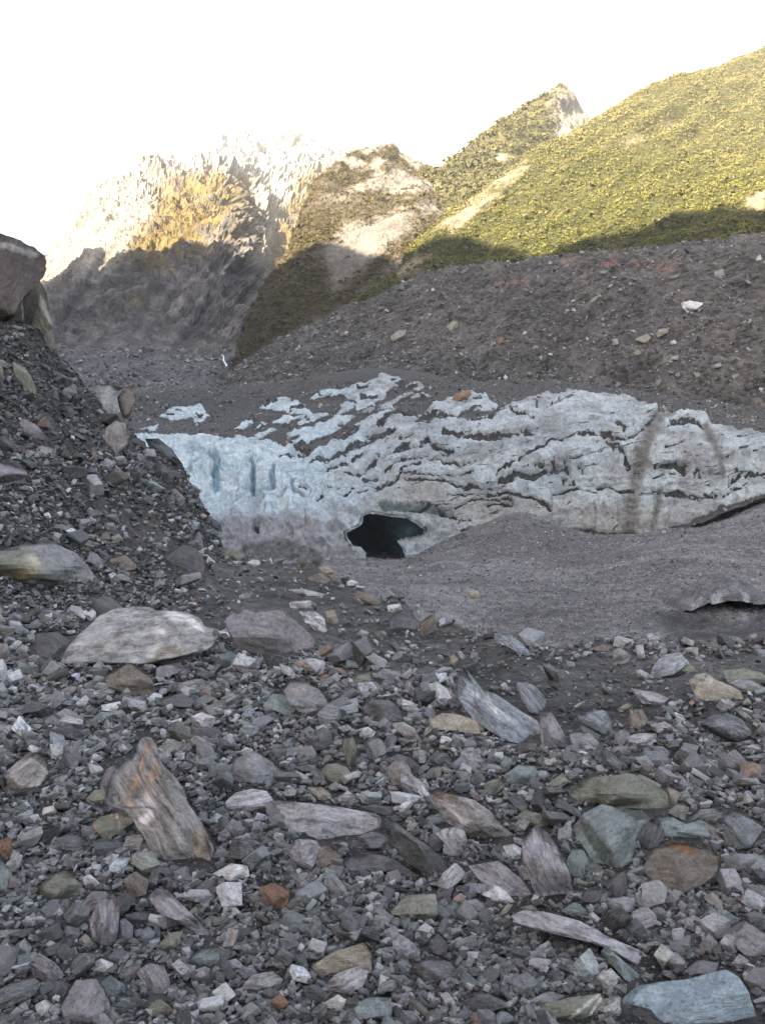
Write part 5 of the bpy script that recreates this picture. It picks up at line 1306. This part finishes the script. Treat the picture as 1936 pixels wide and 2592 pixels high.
# front edge is an arch 6.4 m wide; the top runs back into the silt
y0 = 63.5; xc = 25.6
fx = xc + ax * 3.9
zfront = ground_z(fx, np.full_like(fx, y0 - .4)) + np.interp(ax, [-1, -.85, -.3, .2, .6, .9, 1], [-.3, .6, 1.25, 1.1, .75, .35, -.3])
y_ = y0 + 1.2 * ax ** 2 + tt * 7
zb = ground_z(fx, np.full_like(fx, y0 + 9.5)) - .25
z_ = zfront + 1.7 * np.sqrt(np.clip(tt * 4, 0, 1)) * (1 - .75 * ax ** 2) 
z_ = z_ * (1 - sstep(.3, 1, tt)) + zb * sstep(.3, 1, tt)
TOP = np.stack([fx, y_, z_], -1); TOP[:, 2] += .3 * fbm(TOP * .7, 4, 99)
BOT = TOP.reshape(40, 70, 3).copy(); thick = .55 * sstep(0, .18, np.linspace(0, 1, 40))[:, None]; BOT[:, :, 2] -= thick + .02
nT = len(TOP); gf = grid_faces(40, 70)
lipc = np.repeat(A([[.085, .08, .08]]), nT, 0)
fr_ = sstep(.05, .01, tt) * np.clip(sstep(.16, .05, np.abs(ax + .62)) + sstep(.13, .04, np.abs(ax + .3)) + sstep(.1, .03, np.abs(ax - .25)), 0, 1) * .35
lipc = lerp(lipc, A([.45, .46, .48])[None], fr_)
edge = np.stack([np.arange(69), np.arange(1, 70), np.arange(1, 70) + nT, np.arange(69) + nT], -1)
mk('ice_crust', np.concatenate([TOP, BOT.reshape(-1, 3)]), [gf, gf[:, ::-1] + nT, edge[:, ::-1]], M_GROUND, {'col': np.concatenate([lipc, lipc]), 'dirt': np.full(2 * nT, .12), 'grit': np.ones(2 * nT)}, parent=lipo)

# ------------------------------------------------------------------ labels: look + where it lies among the landmarks
LM = [h for h in HERO if h[3]]
def rel(h, lm):
    dx, dy = h[1] - lm[1]; hw = .5 * lm[4] if lm[8] is None else .5 * np.ptp(lm[8][:, 0]); hh = .5 * np.ptp(lm[8][:, 1])
    if abs(dx) < hw and abs(dy) < hh: return 'overlapping'
    if abs(dy) > .8 * abs(dx) + .2 * hw: return 'behind' if dy < 0 else 'in front of'
    return 'left of' if dx < 0 else 'right of'
used = set()
for h in HERO:
    o = h[0]; zone = 'moraine slope above the ice' if h[6] in 'ONP' else None
    cand = sorted([l for l in LM if l is not h and (l[6] in 'ONP') == (h[6] in 'ONP')], key=lambda l: np.hypot(*(l[1] - h[1])) - .4 * l[4])[:6]
    opts = []
    if h[3] and len(h[2].split()) >= 8: opts.append(h[2])
    two = [f'{h[2]} {rel(h, cand[a_])} the {cand[a_][3]} and {rel(h, cand[b_])} the {cand[b_][3]}' for a_ in range(len(cand)) for b_ in range(a_ + 1, len(cand))]
    one = [f'{h[2]} {rel(h, l)} the {l[3]}' for l in cand]
    if h[3]: opts += one + two
    else: opts += [t for t in two[:4] if len(t.split()) <= 16] + one + two
    for t in opts:
        n_w = len(t.split())
        if t not in used and n_w <= 16: break
    if len(t.split()) < 4: t = t + ' lying there'
    used.add(t)
    tag(o, t, h[7].replace('_', ' '), 'boulders on the moraine slope' if zone else 'rocks lying among the rubble', 'thing')
